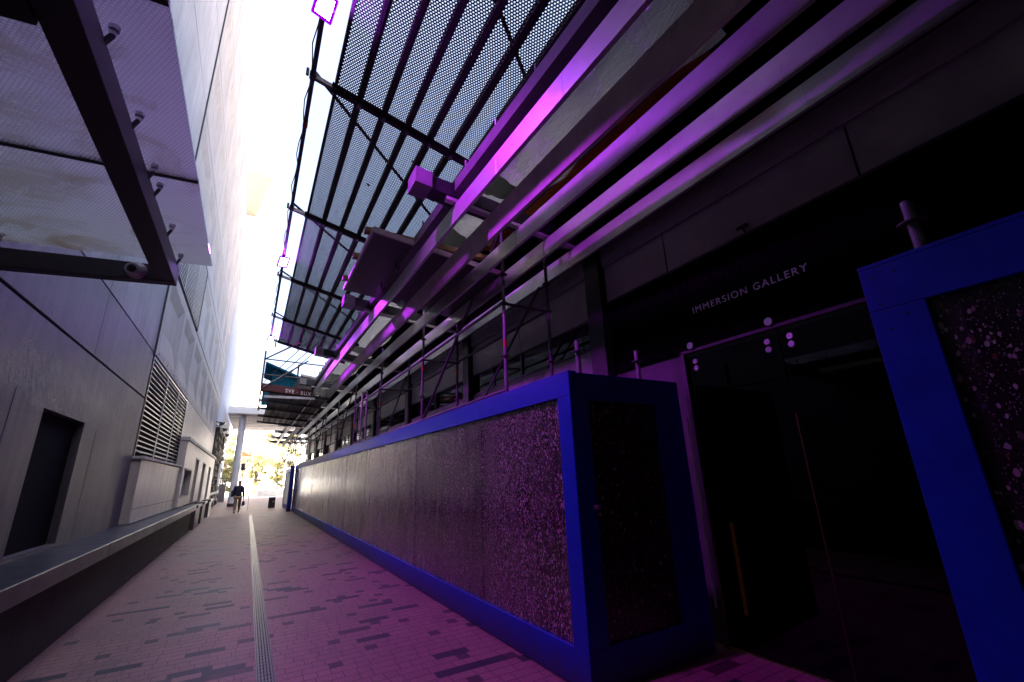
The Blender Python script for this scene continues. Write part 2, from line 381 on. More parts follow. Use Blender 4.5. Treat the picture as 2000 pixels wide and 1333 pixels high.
# ------------------------------------------------------------------ geometry helper
class MB:
    def __init__(s): s.v = []; s.f = []; s.pieces = []
    def add(s, vs, fs):
        s.pieces.append((list(vs), list(fs)))
        b = len(s.v); s.v += [tuple(p) for p in vs]; s.f += [tuple(i+b for i in f) for f in fs]; return s
    def hexa(s, p):   # 8 points: bottom 4 ccw, top 4 ccw
        return s.add(p, [(3,2,1,0),(4,5,6,7),(0,1,5,4),(1,2,6,5),(2,3,7,6),(3,0,4,7)])
    def box(s, x0, x1, y0, y1, z0, z1):
        return s.hexa([(x0,y0,z0),(x1,y0,z0),(x1,y1,z0),(x0,y1,z0),(x0,y0,z1),(x1,y0,z1),(x1,y1,z1),(x0,y1,z1)])
    def bar(s, a, b, wx, wz, upv=(0,0,1)):   # square bar between two points
        a = Vector(a); b = Vector(b); d = (b-a).normalized(); u = Vector(upv)
        if abs(d.dot(u)) > 0.98: u = Vector((0,1,0))
        sx = d.cross(u).normalized()*wx/2; sz = sx.cross(d).normalized()*wz/2
        return s.hexa([a-sx-sz, a+sx-sz, b+sx-sz, b-sx-sz, a-sx+sz, a+sx+sz, b+sx+sz, b-sx+sz])
    def tube(s, a, b, r, r2=None, n=10, cap=True):
        a = Vector(a); b = Vector(b); d = (b-a).normalized(); u = Vector((0,0,1)) if abs(d.z) < 0.9 else Vector((1,0,0))
        x = d.cross(u).normalized(); y = d.cross(x); r2 = r if r2 is None else r2
        vs = []
        for p, q in ((a, r), (b, r2)):
            for k in range(n):
                t = 2*math.pi*k/n; vs.append(p + x*q*math.cos(t) + y*q*math.sin(t))
        fs = [(k, (k+1) % n, n+(k+1) % n, n+k) for k in range(n)]
        if cap: fs += [tuple(range(n-1, -1, -1)), tuple(range(n, 2*n))]
        return s.add(vs, fs)
    def path(s, pts, r, n=8):
        pts = [Vector(p) for p in pts]; vs = []; m = len(pts)
        for i, p in enumerate(pts):
            d = (pts[min(i+1, m-1)] - pts[max(i-1, 0)]).normalized(); u = Vector((0,0,1)) if abs(d.z) < 0.9 else Vector((1,0,0))
            x = d.cross(u).normalized(); y = d.cross(x)
            for k in range(n):
                t = 2*math.pi*k/n; vs.append(p + x*r*math.cos(t) + y*r*math.sin(t))
        fs = [(i*n+k, i*n+(k+1) % n, (i+1)*n+(k+1) % n, (i+1)*n+k) for i in range(m-1) for k in range(n)]
        fs += [tuple(range(n-1, -1, -1)), tuple(range((m-1)*n, m*n))]
        return s.add(vs, fs)
    def prism(s, pts, ext):   # closed polygon swept along ext
        n = len(pts); e = Vector(ext); p = [Vector(q) for q in pts]
        vs = p + [q+e for q in p]
        return s.add(vs, [tuple(range(n-1, -1, -1)), tuple(range(n, 2*n))] + [(k, (k+1) % n, n+(k+1) % n, n+k) for k in range(n)])
    def lathe(s, c, axis, prof, n=16):   # prof: (along, radius)
        c = Vector(c); d = Vector(axis).normalized(); u = Vector((0,0,1)) if abs(d.z) < 0.9 else Vector((1,0,0))
        x = d.cross(u).normalized(); y = d.cross(x); vs = []
        for a, r in prof:
            for k in range(n):
                t = 2*math.pi*k/n; vs.append(c + d*a + x*r*math.cos(t) + y*r*math.sin(t))
        m = len(prof)
        fs = [(i*n+k, i*n+(k+1) % n, (i+1)*n+(k+1) % n, (i+1)*n+k) for i in range(m-1) for k in range(n)]
        fs += [tuple(range(n-1, -1, -1)), tuple(range((m-1)*n, m*n))]
        return s.add(vs, fs)
    def build_each(s, name, mat, parent=None, bevel=0.0):      # every piece an object of its own
        return [MB().add(v, f).build(name, mat, parent, bevel) for v, f in s.pieces]
    def build(s, name, mat, parent=None, bevel=0.0, smooth=False):
        off = wloc(parent)
        me = bpy.data.meshes.new(name)
        me.from_pydata([(a-off[0], b-off[1], c-off[2]) for a, b, c in s.v], [], s.f)
        me.validate(); me.update()
        import bmesh
        bm = bmesh.new(); bm.from_mesh(me); bmesh.ops.recalc_face_normals(bm, faces=bm.faces); bm.to_mesh(me); bm.free()
        me.materials.append(mat)
        if smooth:
            for p in me.polygons: p.use_smooth = True
        o = bpy.data.objects.new(name, me); COL.objects.link(o)
        if parent: o.parent = parent
        if bevel:
            b = o.modifiers.new("bevel", 'BEVEL'); b.width = bevel; b.segments = 2; b.limit_method = 'ANGLE'; b.angle_limit = R(40)
        return o

def wloc(o):
    l = Vector((0, 0, 0))
    while o: l = l + o.location; o = o.parent
    return l
def tag(o, label, cat=None, group=None):
    o['label'] = label
    if cat: o['category'] = cat
    if group: o['group'] = group
    return o
def thing(name, label, cat, loc, group=None):
    o = bpy.data.objects.new(name, None); o.empty_display_size = 0.3; COL.objects.link(o); o.location = loc
    return tag(o, label, cat, group)
def struct(o): o['kind'] = 'structure'; return o
def copy_tree(o, parent=None):
    c = o.copy(); COL.objects.link(c); c.parent = parent
    for ch in list(o.children): copy_tree(ch, c)
    return c
def B(x0, x1, y0, y1, z0, z1): return MB().box(x0, x1, y0, y1, z0, z1)
def text_obj(body, size, origin, parent, mat, name, xs=1.0, spacing=1.0, depth=0.004, offset=0.0):
    """lettering on a wall facing -x, read towards -y"""
    cu = bpy.data.curves.new(name, 'FONT'); cu.body = body; cu.size = size; cu.extrude = depth; cu.space_character = spacing; cu.offset = offset
    cu.materials.append(mat)
    o = bpy.data.objects.new(name, cu); COL.objects.link(o)
    rot = Matrix(((0, 0, -1), (-1, 0, 0), (0, 1, 0))).to_4x4()     # text x -> -y, text y -> z, normal -> -x
    bpy.context.view_layer.update()
    dg = bpy.context.evaluated_depsgraph_get()
    me = bpy.data.meshes.new_from_object(o.evaluated_get(dg))
    off = wloc(parent)
    for v in me.vertices:
        p = rot @ Vector((v.co.x*xs, v.co.y, v.co.z)); v.co = p + Vector(origin) - off
    me.update()
    bpy.data.objects.remove(o)
    ob = bpy.data.objects.new(name, me); COL.objects.link(ob); ob.parent = parent
    if not me.materials: me.materials.append(mat)
    return ob

# ================================================================== SETTING: GROUND
def sheet(name, x0, x1, y0, y1, z, mat, holes=None):
    o = MB().add([(x0,y0,z),(x1,y0,z),(x1,y1,z),(x0,y1,z)], [(0,1,2,3)]).build(name, mat); return struct(o)
sheet('ground', -240, 240, -60, 320, -0.012, M['ground'])
sheet('plaza', -40, 40, 20, 110, -0.008, M['plaza'])
sheet('pavement', -3.2, 14.0, -12, 56, -0.002, M['pavers'])
st = MB()
for k in range(4): st.box(1.2, 9.0, 62+k*0.5, 72, k*0.15-0.004, (k+1)*0.15-0.004)
struct(st.build('steps', M['plaza']))
# drain
dr = thing('drain_channel', 'long slotted iron drain channel set in the brick paving', 'drain', (0.32, 4.0, 0))
B(0.262, 0.394, -6, 27.4, -0.0015, 0.0005).build('drain_slot', M['joint'], dr)
gm = MB()
for k in range(5):
    x = 0.272 + k*0.0245; gm.box(x, x+0.0125, -6, 27.4, 0.0005, 0.005)
y = -6.0
while y < 27.4:
    gm.box(0.2835, 0.383, y, y+0.012, 0.0005, 0.0042); y += 0.085
gm.build('grate_bars', M['grate'], dr)
fm = MB().box(0.258, 0.266, -6, 27.4, -0.0005, 0.006).box(0.388, 0.396, -6, 27.4, -0.0005, 0.006)
fm.build('channel_edge', M['grate'], dr)

# ================================================================== LEFT BUILDING
XW = -2.1
JY = 11.85
lb = thing('concrete_building', 'tall pale concrete building along the left side with coffered upper facade', 'building', (XW-2, 12, 0))
# near wall, split by the grooves (real 3 cm joints) and door recess
zs = [0.0, 3.40, 4.40, 6.6, 8.85, 11.15, 13.37, 15.6, 18.6]
ys = [-12.0, -7.5, -3.0, 1.0, 4.6, 8.15, JY-0.02]
def near_wall(zr):
    mb = MB(); g = 0.018
    for zi in zr:
        for yi in range(len(ys)-1):
            sh = 0.0 if zi == 1 else (0.55 if zi % 2 else 0.0)
            a = ys[yi] - (sh if yi else 0); b = ys[yi+1] - (sh if yi < len(ys)-2 else 0)
            mb.box(XW-0.3, XW, a+g*0.25, b-g*0.25, zs[zi]+g, zs[zi+1]-g*0.2)
    return mb
near_wall((1,)).build('wall_panel', M['conc_near_shaded'], lb, 0.006)
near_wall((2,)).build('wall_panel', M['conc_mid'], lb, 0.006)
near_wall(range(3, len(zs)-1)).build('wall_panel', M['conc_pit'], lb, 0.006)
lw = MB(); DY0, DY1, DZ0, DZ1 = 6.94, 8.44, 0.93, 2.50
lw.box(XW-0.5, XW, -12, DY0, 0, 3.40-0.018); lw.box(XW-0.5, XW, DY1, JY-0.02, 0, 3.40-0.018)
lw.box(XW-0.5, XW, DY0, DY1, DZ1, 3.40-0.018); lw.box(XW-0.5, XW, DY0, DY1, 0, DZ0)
lw.build('lower_wall', M['conc_near_shaded'], lb)
seam = MB()
for yy, za, zb in ((5.05, 0.9, 2.75), (9.05, 0.9, 2.45), (6.15, 0.9, 2.6)): seam.box(XW-0.01, XW+0.0015, yy, yy+0.012, za, zb)
seam.build_each('wall_seam', M['joint'], lb)
B(XW-0.49, XW-0.09, DY0+0.002, DY1-0.002, DZ0+0.002, DZ1-0.002).build('recess_back', M['void'], lb)
B(XW-2.0, XW-0.3, -12, 33.0, 0, 18.4).build('wall_core', M['joint'], lb)
B(XW-2.0, XW-0.02, -12, 33.0, 18.6, 18.75).build('parapet', M['conc_pale'], lb)
B(XW-0.05, XW+0.03, JY-0.02, JY+0.035, 4.35, 18.6).build('joint_channel', M['black'], lb)
# coffered panels
def coffer_panel(y0, y1, z0, z1, ycut):
    """panel with one sunk coffer, sloping sides; faces +x"""
    mb = MB(); X0 = XW; D = 0.085
    ya, yb = y0+0.36, y1-0.08; za, zb = z0+0.22, z1-0.26
    ia, ib = ya+0.06, yb-0.30; ja, jb = za+0.52, zb-0.28
    o = [(X0,y0,z0),(X0,y1,z0),(X0,y1,z1),(X0,y0,z1)]; m = [(X0,ya,za),(X0,yb,za),(X0,yb,zb),(X0,ya,zb)]
    i = [(X0-D,ia,ja),(X0-D,ib,ja),(X0-D,ib,jb),(X0-D,ia,jb)]; bk = [(X0-0.3,p[1],p[2]) for p in o]
    vs = o+m+i+bk
    fs = [(k,(k+1)%4,4+(k+1)%4,4+k) for k in range(4)] + [(4+k,4+(k+1)%4,8+(k+1)%4,8+k) for k in range(4)] + [(8,9,10,11)]
    fs += [(12+k,12+(k+1)%4,(k+1)%4,k) for k in range(4)] + [(15,14,13,12)]
    return mb.add(vs, fs)
PY = 2.86
rows = [(4.42, 6.58), (6.61, 8.83), (8.86, 11.13), (11.16, 13.35), (13.38, 15.58), (15.61, 18.55)]
for ri, (z0, z1) in enumerate(rows):
    k = 0
    y0 = 11.9
    while y0 < 32.6:
        y1 = min(y0+PY, 33.0)
        if ri == 1 and k < 2:
            y0 += PY; k += 1; continue
        coffer_panel(y0+0.008, y1-0.008, z0, z1-0.012, 0).build('coffered_panel', M['conc_pale'], lb, 0.008)
        y0 += PY; k += 1
def louvre(y0, y1, z0, z1, n, mulls, x):
    g = MB().box(x-0.06, x+0.01, y0-0.06, y0, z0-0.05, z1+0.05).box(x-0.06, x+0.01, y1, y1+0.06, z0-0.05, z1+0.05)
    g.box(x-0.06, x+0.01, y0, y1, z1, z1+0.05)
    f = g.build('louvre_frame', M['canopy_steel'], lb)
    bl = MB()
    for k in range(n):
        z = z0 + (k+0.6)*(z1-z0)/n
        bl.hexa([(x-0.10,y0,z+0.045),(x-0.01,y0,z-0.012),(x-0.01,y1,z-0.012),(x-0.10,y1,z+0.045),(x-0.10,y0,z+0.058),(x-0.004,y0,z+0.008),(x-0.004,y1,z+0.008),(x-0.10,y1,z+0.058)])
    bl.build('louvre_blade', M['alu_louvre'], f)
    mm = MB()
    for yy in mulls: mm.box(x-0.004, x+0.014, yy-0.018, yy+0.018, z0, z1)
    mm.build('louvre_mullion', M['alu_louvre'], f)
    B(x-0.28, x-0.13, y0, y1, z0-0.02, z1+0.04).build('louvre_void', M['void'], f)
louvre(11.98, 18.25, 2.27, 4.30, 19, (14.1, 16.2), XW)
louvre(11.98, 17.6, 6.68, 8.80, 22, (13.8, 15.7), XW+0.01)
# lower band beyond the joint: proud panels, sill, ledges, slots
XP = XW+0.14
B(XW-0.3, XP, 11.95, 14.95, 0.92, 2.15).build('lower_panel', M['conc_band'], lb, 0.006)
B(XW-0.3, XP, 14.965, 18.25, 0.92, 2.15).build('lower_panel', M['conc_band'], lb, 0.006)
B(XP-0.001, XP+0.002, 11.96, 18.24, 1.165, 1.175).build('panel_seam', M['joint'], lb)
B(XW-0.05, XP+0.05, 11.9, 18.3, 2.155, 2.215).build('louvre_sill', M['stone_band'], lb, 0.005)
B(XW-0.3, XP+0.02, 11.95, 24.0, 0.897, 0.925).build('skirting', M['stone_band'], lb)
XQ = XW+0.22
pn = MB()
openings = [(18.75, 20.9, 1.24, 2.10), (22.0, 23.1, 0.92, 2.56), (25.3, 26.6, 0.92, 2.52), (29.2, 30.5, 0.92, 2.47)]
cur = 18.33
for (a, b, z0, z1) in openings:
    pn.box(XW-0.3, XQ, cur, a, 0.0 if cur > 24 else 0.92, 3.03)
    pn.box(XW-0.3, XQ, a, b, z1, 3.03)
    if z0 > 0.93: pn.box(XW-0.3, XQ, a, b, 0.92, z0)
    cur = b
pn.box(XW-0.3, XQ, cur, 33.0, 0, 3.03)
pn.build('pier_wall', M['conc_band'], lb)
for (a, b, z0, z1) in openings:
    w_ = MB().box(XQ-0.02, XQ+0.02, a-0.07, b+0.07, z1, z1+0.06).box(XQ-0.02, XQ+0.012, a-0.05, a, z0, z1).box(XQ-0.02, XQ+0.012, b, b+0.05, z0, z1)
    if z0 > 0.93: w_.box(XQ-0.02, XQ+0.02, a-0.07, b+0.07, z0-0.04, z0)
    fr_ = w_.build('window_opening', M['stone_band'], lb)
    B(XW-0.29, XW-0.25, a, b, z0, z1).build('opening_back', M['void'], fr_)
B(XW-0.1, XQ+0.05, 18.3, 33.0, 3.035, 3.16).build('string_course', M['stone_band'], lb, 0.006)
ub = MB()
for k in range(5): ub.box(XW-0.3, XW+0.0, 18.33+k*2.94, 18.33+(k+1)*2.94-0.012, 3.165, 4.405)
ub.build('upper_band_panel', M['conc_band'], lb)
# bolt heads under the first panels
bo = MB()
for k in range(10): bo.lathe((XW, 12.4+k*0.62, 4.53), (1,0,0), [(0,0.03),(0.012,0.03),(0.014,0.015)], 8)
bo.build_each('bolt_head', M['slat_edge'], lb)

# ledge (bench) along the wall
bn = thing('ledge_bench', 'long low bench ledge with smooth grey top and dark base along the left wall', 'bench', (-1.8, 8, 0))
sl_ = MB()
for a, b in ((-6, -1.2), (-1.19, 3.6), (3.61, 8.35), (8.36, 13.1), (13.11, 17.8), (17.81, 20.6)):
    sl_.box(XW-0.02, -1.52, a, b, 0.71, 0.885)
sl_.build('ledge_slab', M['ledge'], bn, 0.01)
B(XW, -1.64, -6, 20.4, 0, 0.71).build('ledge_base', M['ledge_base'], bn)
for (ya, yb, zt, lab) in ((21.1, 22.9, 0.86, 'dark concrete plinth block nearest the end of the bench'), (24.1, 25.7, 0.87, 'dark concrete plinth block in the middle of the three by the left wall'), (28.1, 29.9, 0.85, 'dark concrete plinth block farthest along the left wall beside the stone wall')):
    p = thing('plinth_block', lab, 'plinth', (-1.75, (ya+yb)/2, 0), 'plinth blocks along the left wall')
    B(XQ+0.005, -1.56, ya, yb, 0, zt-0.10).build('plinth_base', M['canopy_steel'], p, 0.01)
    B(XQ+0.005, -1.50, ya-0.05, yb+0.05, zt-0.099, zt).build('plinth_cap', M['ledge'], p, 0.008)

# rusticated stone wall
sw = thing('stone_wall', 'dark rough-hewn stone block wall at the far end of the left building', 'wall', (-2.0, 38, 0))
rr = random.Random(3)
mb = MB()
z = 0.0; k = 0
while z < 4.95:
    h = 0.45
    if abs(z-0.9) < 0.2: z += 0.16
    y = 33.06 - (0.6 if k % 2 else 0)
    while y < 44:
        L = rr.uniform(1.0, 1.5); d = rr.uniform(0.02, 0.16)
        a, b = max(y, 33.06)+0.02, min(y+L, 44)-0.02
        if b-a > 0.1:
            x1 = XW+0.06
            mb.hexa([(XW-0.3,a,z+.02),(x1,a,z+.02),(x1,b,z+.02),(XW-0.3,b,z+.02),(XW-0.3,a,z+h-.02),(x1,a,z+h-.02),(x1,b,z+h-.02),(XW-0.3,b,z+h-.02)])
            mb.hexa([(x1-.01,a,z+.02),(x1+d,a+.12,z+.1),(x1+d*rr.uniform(.6,1.3),b-.12,z+.1),(x1-.01,b,z+.02),(x1-.01,a,z+h-.02),(x1+d,a+.12,z+h-.1),(x1+d*rr.uniform(.6,1.2),b-.12,z+h-.12),(x1-.01,b,z+h-.02)])
        y += L
    z += h; k += 1
mb.build('stone_courses', M['stone'], sw)
B(XW-0.4, XW-0.01, 33.05, 44, 0, 5.1).build('wall_core', M['stone'], sw)
B(XW-0.3, XW+0.16, 33.06, 44.05, 0.92, 1.05).build('stone_band', M['stone_band'], sw)
B(XW-0.3, XW+0.22, 33.06, 44.05, 5.0, 5.12).build('coping', M['stone_band'], sw)
B(XW+0.2, XW+0.26, 38.9, 39.15, 1.55, 3.0).build('pale_strip', M['white'], sw)
B(XW+0.2, XW+0.26, 40.6, 40.85, 1.55, 3.0).build('pale_strip', M['white'], sw)
for (fy, lab) in ((32.6, 'black wall floodlight nearest above the stone wall'), (36.3, 'black wall floodlight in the middle of three above the stone wall'), (40.6, 'black wall floodlight farthest of three above the stone wall')):
    f = thing('wall_floodlight', lab, 'floodlight', (-1.9, fy, 5.2), 'floodlights on the left wall')
    MB().bar((XW-0.02, fy, 5.28), (-1.78, fy, 5.24), 0.05, 0.05).build('arm', M['black'], f)
    MB().hexa([(-1.9,fy-.2,5.02),(-1.66,fy-.2,5.1),(-1.66,fy+.2,5.1),(-1.9,fy+.2,5.02),(-1.93,fy-.22,5.2),(-1.6,fy-.22,5.24),(-1.6,fy+.22,5.24),(-1.93,fy+.22,5.2)]).build('lamp_head', M['lamp_body'], f)
# white annex beyond
an = thing('white_annex', 'white ribbed building wing beyond the stone wall', 'building', (-4, 48, 0))
B(-8, XW+0.02, 33.05, 50, 5.2, 17.5).build('wall', M['white_rib'], an)
B(-8, XW-0.35, 44.1, 50, 0, 5.2).build('lower_wall', M['white_rib'], an)
rb = MB()
for k in range(27): rb.box(XW+0.015, XW+0.07, 33.2+k*0.62, 33.3+k*0.62, 5.3, 17.4)
rb.build('wall_rib', M['white_rib'], an)

# tower with soffit
tw = thing('white_tower', 'white tower block with beige overhanging roof soffit high behind the left building', 'building', (-4, 55, 0))
MB().prism([(-1.35,45,31.7),(-2.75,53.5,31.7),(-9,56,31.7),(-9,44,31.7)], (0,0,0.05)).build('soffit', M['soffit'], tw)
MB().prism([(-1.3,44.95,31.76),(-2.7,53.55,31.76),(-9,56,31.76),(-9,43.9,31.76)], (0,0,0.5)).build('roof', M['white'], tw)
B(-10, -2.78, 53.5, 66, 0, 31.65).build('wall', M['white'], tw)
B(-4.35, -4.1, 53.42, 53.48, 22, 31.4).build('window_strip', M['black'], tw)

# ================================================================== LEFT GLASS CANOPY
gc = thing('glass_canopy', 'stained fritted glass canopy in a dark steel frame projecting from the left wall', 'canopy', (-1.4, 3, 3.2))
fr = MB()
B(-0.835, -0.705, -3.0, 4.20, 3.20, 3.34).build('edge_beam', M['canopy_steel'], gc, 0.004)
MB().hexa([(XW,4.20,3.10),(-0.705,4.20,3.20),(-0.705,4.29,3.20),(XW,4.29,3.10),(XW,4.20,3.25),(-0.705,4.20,3.34),(-0.705,4.29,3.34),(XW,4.29,3.25)]).build('cross_beam', M['canopy_steel'], gc, 0.004)
MB().hexa([(XW,1.62,3.06),(-0.84,1.62,3.19),(-0.84,1.83,3.19),(XW,1.83,3.06),(XW,1.62,3.30),(-0.84,1.62,3.36),(-0.84,1.83,3.36),(XW,1.83,3.30)]).build('cross_beam', M['black'], gc, 0.004)
for a, b in ((-3.0, -0.61), (-0.59, 1.735), (1.755, 2.985), (3.005, 4.30)):
    MB().hexa([(XW+0.02,a,3.345),(-0.49,a,3.435),(-0.49,b,3.435),(XW+0.02,b,3.345),(XW+0.02,a,3.36),(-0.49,a,3.45),(-0.49,b,3.45),(XW+0.02,b,3.36)]).build('glass_pane', M['fglass'], gc)
sg = MB()
for yy in (1.745, 2.995): sg.hexa([(XW+0.02,yy-.012,3.338),(-0.49,yy-.012,3.428),(-0.49,yy+.012,3.428),(XW+0.02,yy+.012,3.338),(XW+0.02,yy-.012,3.366),(-0.49,yy-.012,3.456),(-0.49,yy+.012,3.456),(XW+0.02,yy+.012,3.366)])
sg.build_each('glazing_gasket', M['black'], gc)
for (x, yy) in ((-0.69, 1.95), (-0.69, 2.46), (-0.69, 2.90), (-0.69, 3.09), (-0.69, 3.62), (-0.69, 4.12), (-1.72, 4.17)):
    z = 3.345+0.09*(x-XW)/1.6
    s_ = MB().lathe((x, yy, z-0.075), (0,0,1), [(0.025,0.008),(0.025,0.012),(0.042,0.013),(0.050,0.019),(0.072,0.020),(0.074,0.014)], 16).build('glass_standoff', M['steel'], gc, smooth=False)
    MB().bar((x-0.03, yy, 3.30), (x, yy, z-0.05), 0.02, 0.014).build('standoff_arm', M['black'], s_)
cc = thing('security_camera', 'round cream dome security camera on the corner of the glass canopy frame', 'camera', (-0.97, 4.19, 3.24))
MB().lathe((-0.955, 4.20, 3.25), (-0.12, -1, -0.25), [(0,0.066),(0.03,0.068),(0.05,0.060),(0.06,0.052),(0.095,0.050),(0.11,0.046),(0.112,0.03)], 24).build('camera_shell', M['cctv'], cc)
MB().lathe((-0.955-0.0127, 4.20-0.107, 3.25-0.027), (-0.12, -1, -0.25), [(0,0.030),(0.004,0.030),(0.008,0.02)], 20).build('lens', M['lamp_body'], cc)

# bridge added unseen behind the viewer to keep sky light off the right side
lk = thing('sky_blocker', 'added unseen bridge crossing above the alley behind the viewer', 'blocker', (1, -6, 6))
B(-2.05, 4.2, -12, 1.9, 6.1, 9.0).build('blocker_body', M['void'], lk)
B(-2.05, 4.2, -12.3, -12.0, 0, 9.0).build('blocker_end', M['void'], lk)

# ================================================================== HOARDINGS
def hx(y): return 2.37 - 0.0062*(y-3.03)*0.62      # very slight skew of the long hoarding
def hoarding_run(name, label, y0, y1, seams, first_post, last_post, xf, mat, top=2.445, ends=None):
    t = thing(name, label, 'hoarding', (xf(y0), y0, 0))
    def strip(n, ya, yb, za, zb, d0, d1, m, bev=0.003):
        a, b = xf(ya), xf(yb)
        return MB().hexa([(a+d0,ya,za),(a+d1,ya,za),(b+d1,yb,za),(b+d0,yb,za),(a+d0,ya,zb),(a+d1,ya,zb),(b+d1,yb,zb),(b+d0,yb,zb)]).build(n, m, t, bev)
    e = [y0] + [s for s in seams if y0 < s < y1] + [y1]
    for a, b in zip(e[:-1], e[1:]):
        jx_ = random.uniform(-0.004, 0.004); strip('board_panel', a+0.004, b-0.004, 0.02, top-0.02, 0.036+jx_, 0.054+jx_, mat, 0.002)
    # rails in lengths
    rl = [y0] + [y0+1.8+2.4*k for k in range(20) if y0+1.8+2.4*k < y1-0.5] + [y1]
    for a, b in zip(rl[:-1], rl[1:]):
        strip('top_rail', a+0.001, b-0.001, top-0.205, top, 0.0, 0.03, M['blue'])
        strip('bottom_rail', a+0.001, b-0.001, 0.005, 0.27, 0.0, 0.03, M['blue'])
    if first_post: strip('end_post', y0, y0+first_post, 0.272, top-0.207, 0.0, 0.03, M['blue'])
    if last_post: strip('end_post', y1-last_post, y1, 0.272, top-0.207, 0.0, 0.03, M['blue'])
    strip('top_cap', y0, y1, top+0.001, top+0.02, 0.0, 0.09, M['blue'])
    return t
seams = [4.84+1.22*k for k in range(21)]
h1 = hoarding_run('site_hoarding', 'long blue framed site hoarding with speckled chip board panels along the alley', 3.03, 28.6, seams, 0.185, 0.35, hx, M['flake'])
# return end of the hoarding, facing the camera
xe0, xe1 = hx(3.03)+0.002, 3.80
ye = 3.028
def estrip(n, xa, xb, za, zb, d0, d1, m): return MB().box(xa, xb, ye+d0, ye+d1, za, zb).build(n, m, h1, 0.003)
estrip('end_panel', xe0+0.05, xe1-0.02, 0.02, 2.42, 0.030, 0.046, M['flake_end'])
estrip('end_rail', xe0, xe1, 2.205, 2.45, -0.002, 0.028, M['blue'])
estrip('end_rail', xe0, xe1, 0.005, 0.285, -0.002, 0.028, M['blue'])
estrip('end_post', xe0, xe0+0.20, 0.287, 2.203, -0.002, 0.028, M['blue'])
estrip('end_post', xe1-0.36, xe1, 0.287, 2.203, -0.002, 0.028, M['blue'])
scr = MB()
for (x, z) in ((2.40, 2.40), (2.40, 2.26), (3.74, 2.40), (3.55, 2.26), (2.42, 0.22), (3.7, 0.2)): scr.lathe((x, ye-0.002, z), (0,-1,0), [(0,0.006),(0.002,0.006),(0.002,0.002)], 8)
scr.build_each('screw_head', M['black'], h1)
MB().lathe((2.545, ye-0.002, 1.30), (0,-1,0), [(0,0.022),(0.012,0.022),(0.02,0.014),(0.05,0.012),(0.055,0.02),(0.065,0.02)], 14).build('bolt_latch', M['steel'], h1)
h2 = hoarding_run('site_hoarding', 'blue framed speckled hoarding at the right edge nearest the viewer, right of the gallery door', -6.0, 0.79, [-5.2, -3.98, -2.76, -1.54, -0.32], 0.2, 0.20, lambda y: 2.395, M['flake_dark'], 2.45)
sc2 = MB()
for (y, z) in ((0.74, 2.40), (0.66, 2.40), (0.74, 2.27), (0.66, 2.2), (0.73, 2.15)): sc2.lathe((2.395, y, z), (-1,0,0), [(0,0.006),(0.002,0.006),(0.002,0.002)], 8)
sc2.build_each('screw_head', M['black'], h2)
h3 = hoarding_run('site_hoarding', 'short pale hoarding panel beyond the far end of the long hoarding', 28.65, 33.2, [30.5, 31.8], 0.0, 0.12, lambda y: 2.19-0.02*(y-28.6), M['white'], 2.30)
B(2.02, 2.24, 28.35, 28.62, 0.002, 2.44).build('far_post', M['blue'], h1, 0.004)

# ================================================================== GALLERY BUILDING (right)
gb = thing('gallery_building', 'dark gallery building behind the hoarding with grey cladding and black columns', 'building', (5, 10, 0))
XG = 4.0
colys = [-4.35, 4.1, 8.4, 12.7, 17.0, 21.3, 25.6, 29.9, 34.2, 38.5]
for cy in colys: B(3.86, 4.16, cy, cy+0.30, 0, 4.62).build('column', M['black'], gb, 0.006)
tr_ = MB()
edges = [-12] + colys + [42]
for a, b in zip(edges[:-1], edges[1:]):
    tr_.box(3.93, 4.1, (a+0.3 if a > -12 else a), b, 4.31, 4.56)
tr_.build('wall_trim', M['clad_trim'], gb, 0.006)
MB().box(3.945, 4.1, -12, 42, 4.285, 4.309).build('trim_lip', M['clad_trim'], gb)
for a, b in zip(edges[:-1], edges[1:]):
    a2 = a+0.3 if a > -12 else a
    if b-a2 < 1: continue
    n = 4 if a2 < 0 else 2
    if a < 4 and b > 4: cuts = [a2, 1.115, 3.055, b]
    else: cuts = [a2+(b-a2)*i/n for i in range(n+1)]
    for p, q in zip(cuts[:-1], cuts[1:]):
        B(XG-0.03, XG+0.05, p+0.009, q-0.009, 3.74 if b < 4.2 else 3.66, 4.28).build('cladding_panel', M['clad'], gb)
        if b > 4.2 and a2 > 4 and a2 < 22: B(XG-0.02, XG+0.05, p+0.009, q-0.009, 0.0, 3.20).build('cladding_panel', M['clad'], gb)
    if a2 > 4 and a2 < 22:
        wf = MB().box(XG-0.025, XG+0.02, a2, b, 3.625, 3.655).box(XG-0.025, XG+0.02, a2, b, 3.205, 3.235)
        mid = (a2+b)/2
        wf.box(XG-0.025, XG+0.02, mid-0.02, mid+0.02, 3.235, 3.625)
        win = wf.build('clerestory_window', M['black'], gb)
        B(XG+0.0, XG+0.01, a2, b, 3.236, 3.624).build('pane', M['glass_win'], win)
        B(XG+0.25, XG+0.27, a2, b, 3.1, 3.75).build('timber_lining', M['wood'], win)
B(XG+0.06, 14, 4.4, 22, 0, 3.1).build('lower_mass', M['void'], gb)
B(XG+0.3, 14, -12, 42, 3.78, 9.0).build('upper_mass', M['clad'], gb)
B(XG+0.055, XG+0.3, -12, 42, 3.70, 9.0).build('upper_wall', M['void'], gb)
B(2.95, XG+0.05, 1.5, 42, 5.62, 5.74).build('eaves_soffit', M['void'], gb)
B(2.3, XG+0.05, -12, 1.5, 5.62, 5.74).build('eaves_soffit', M['void'], gb)
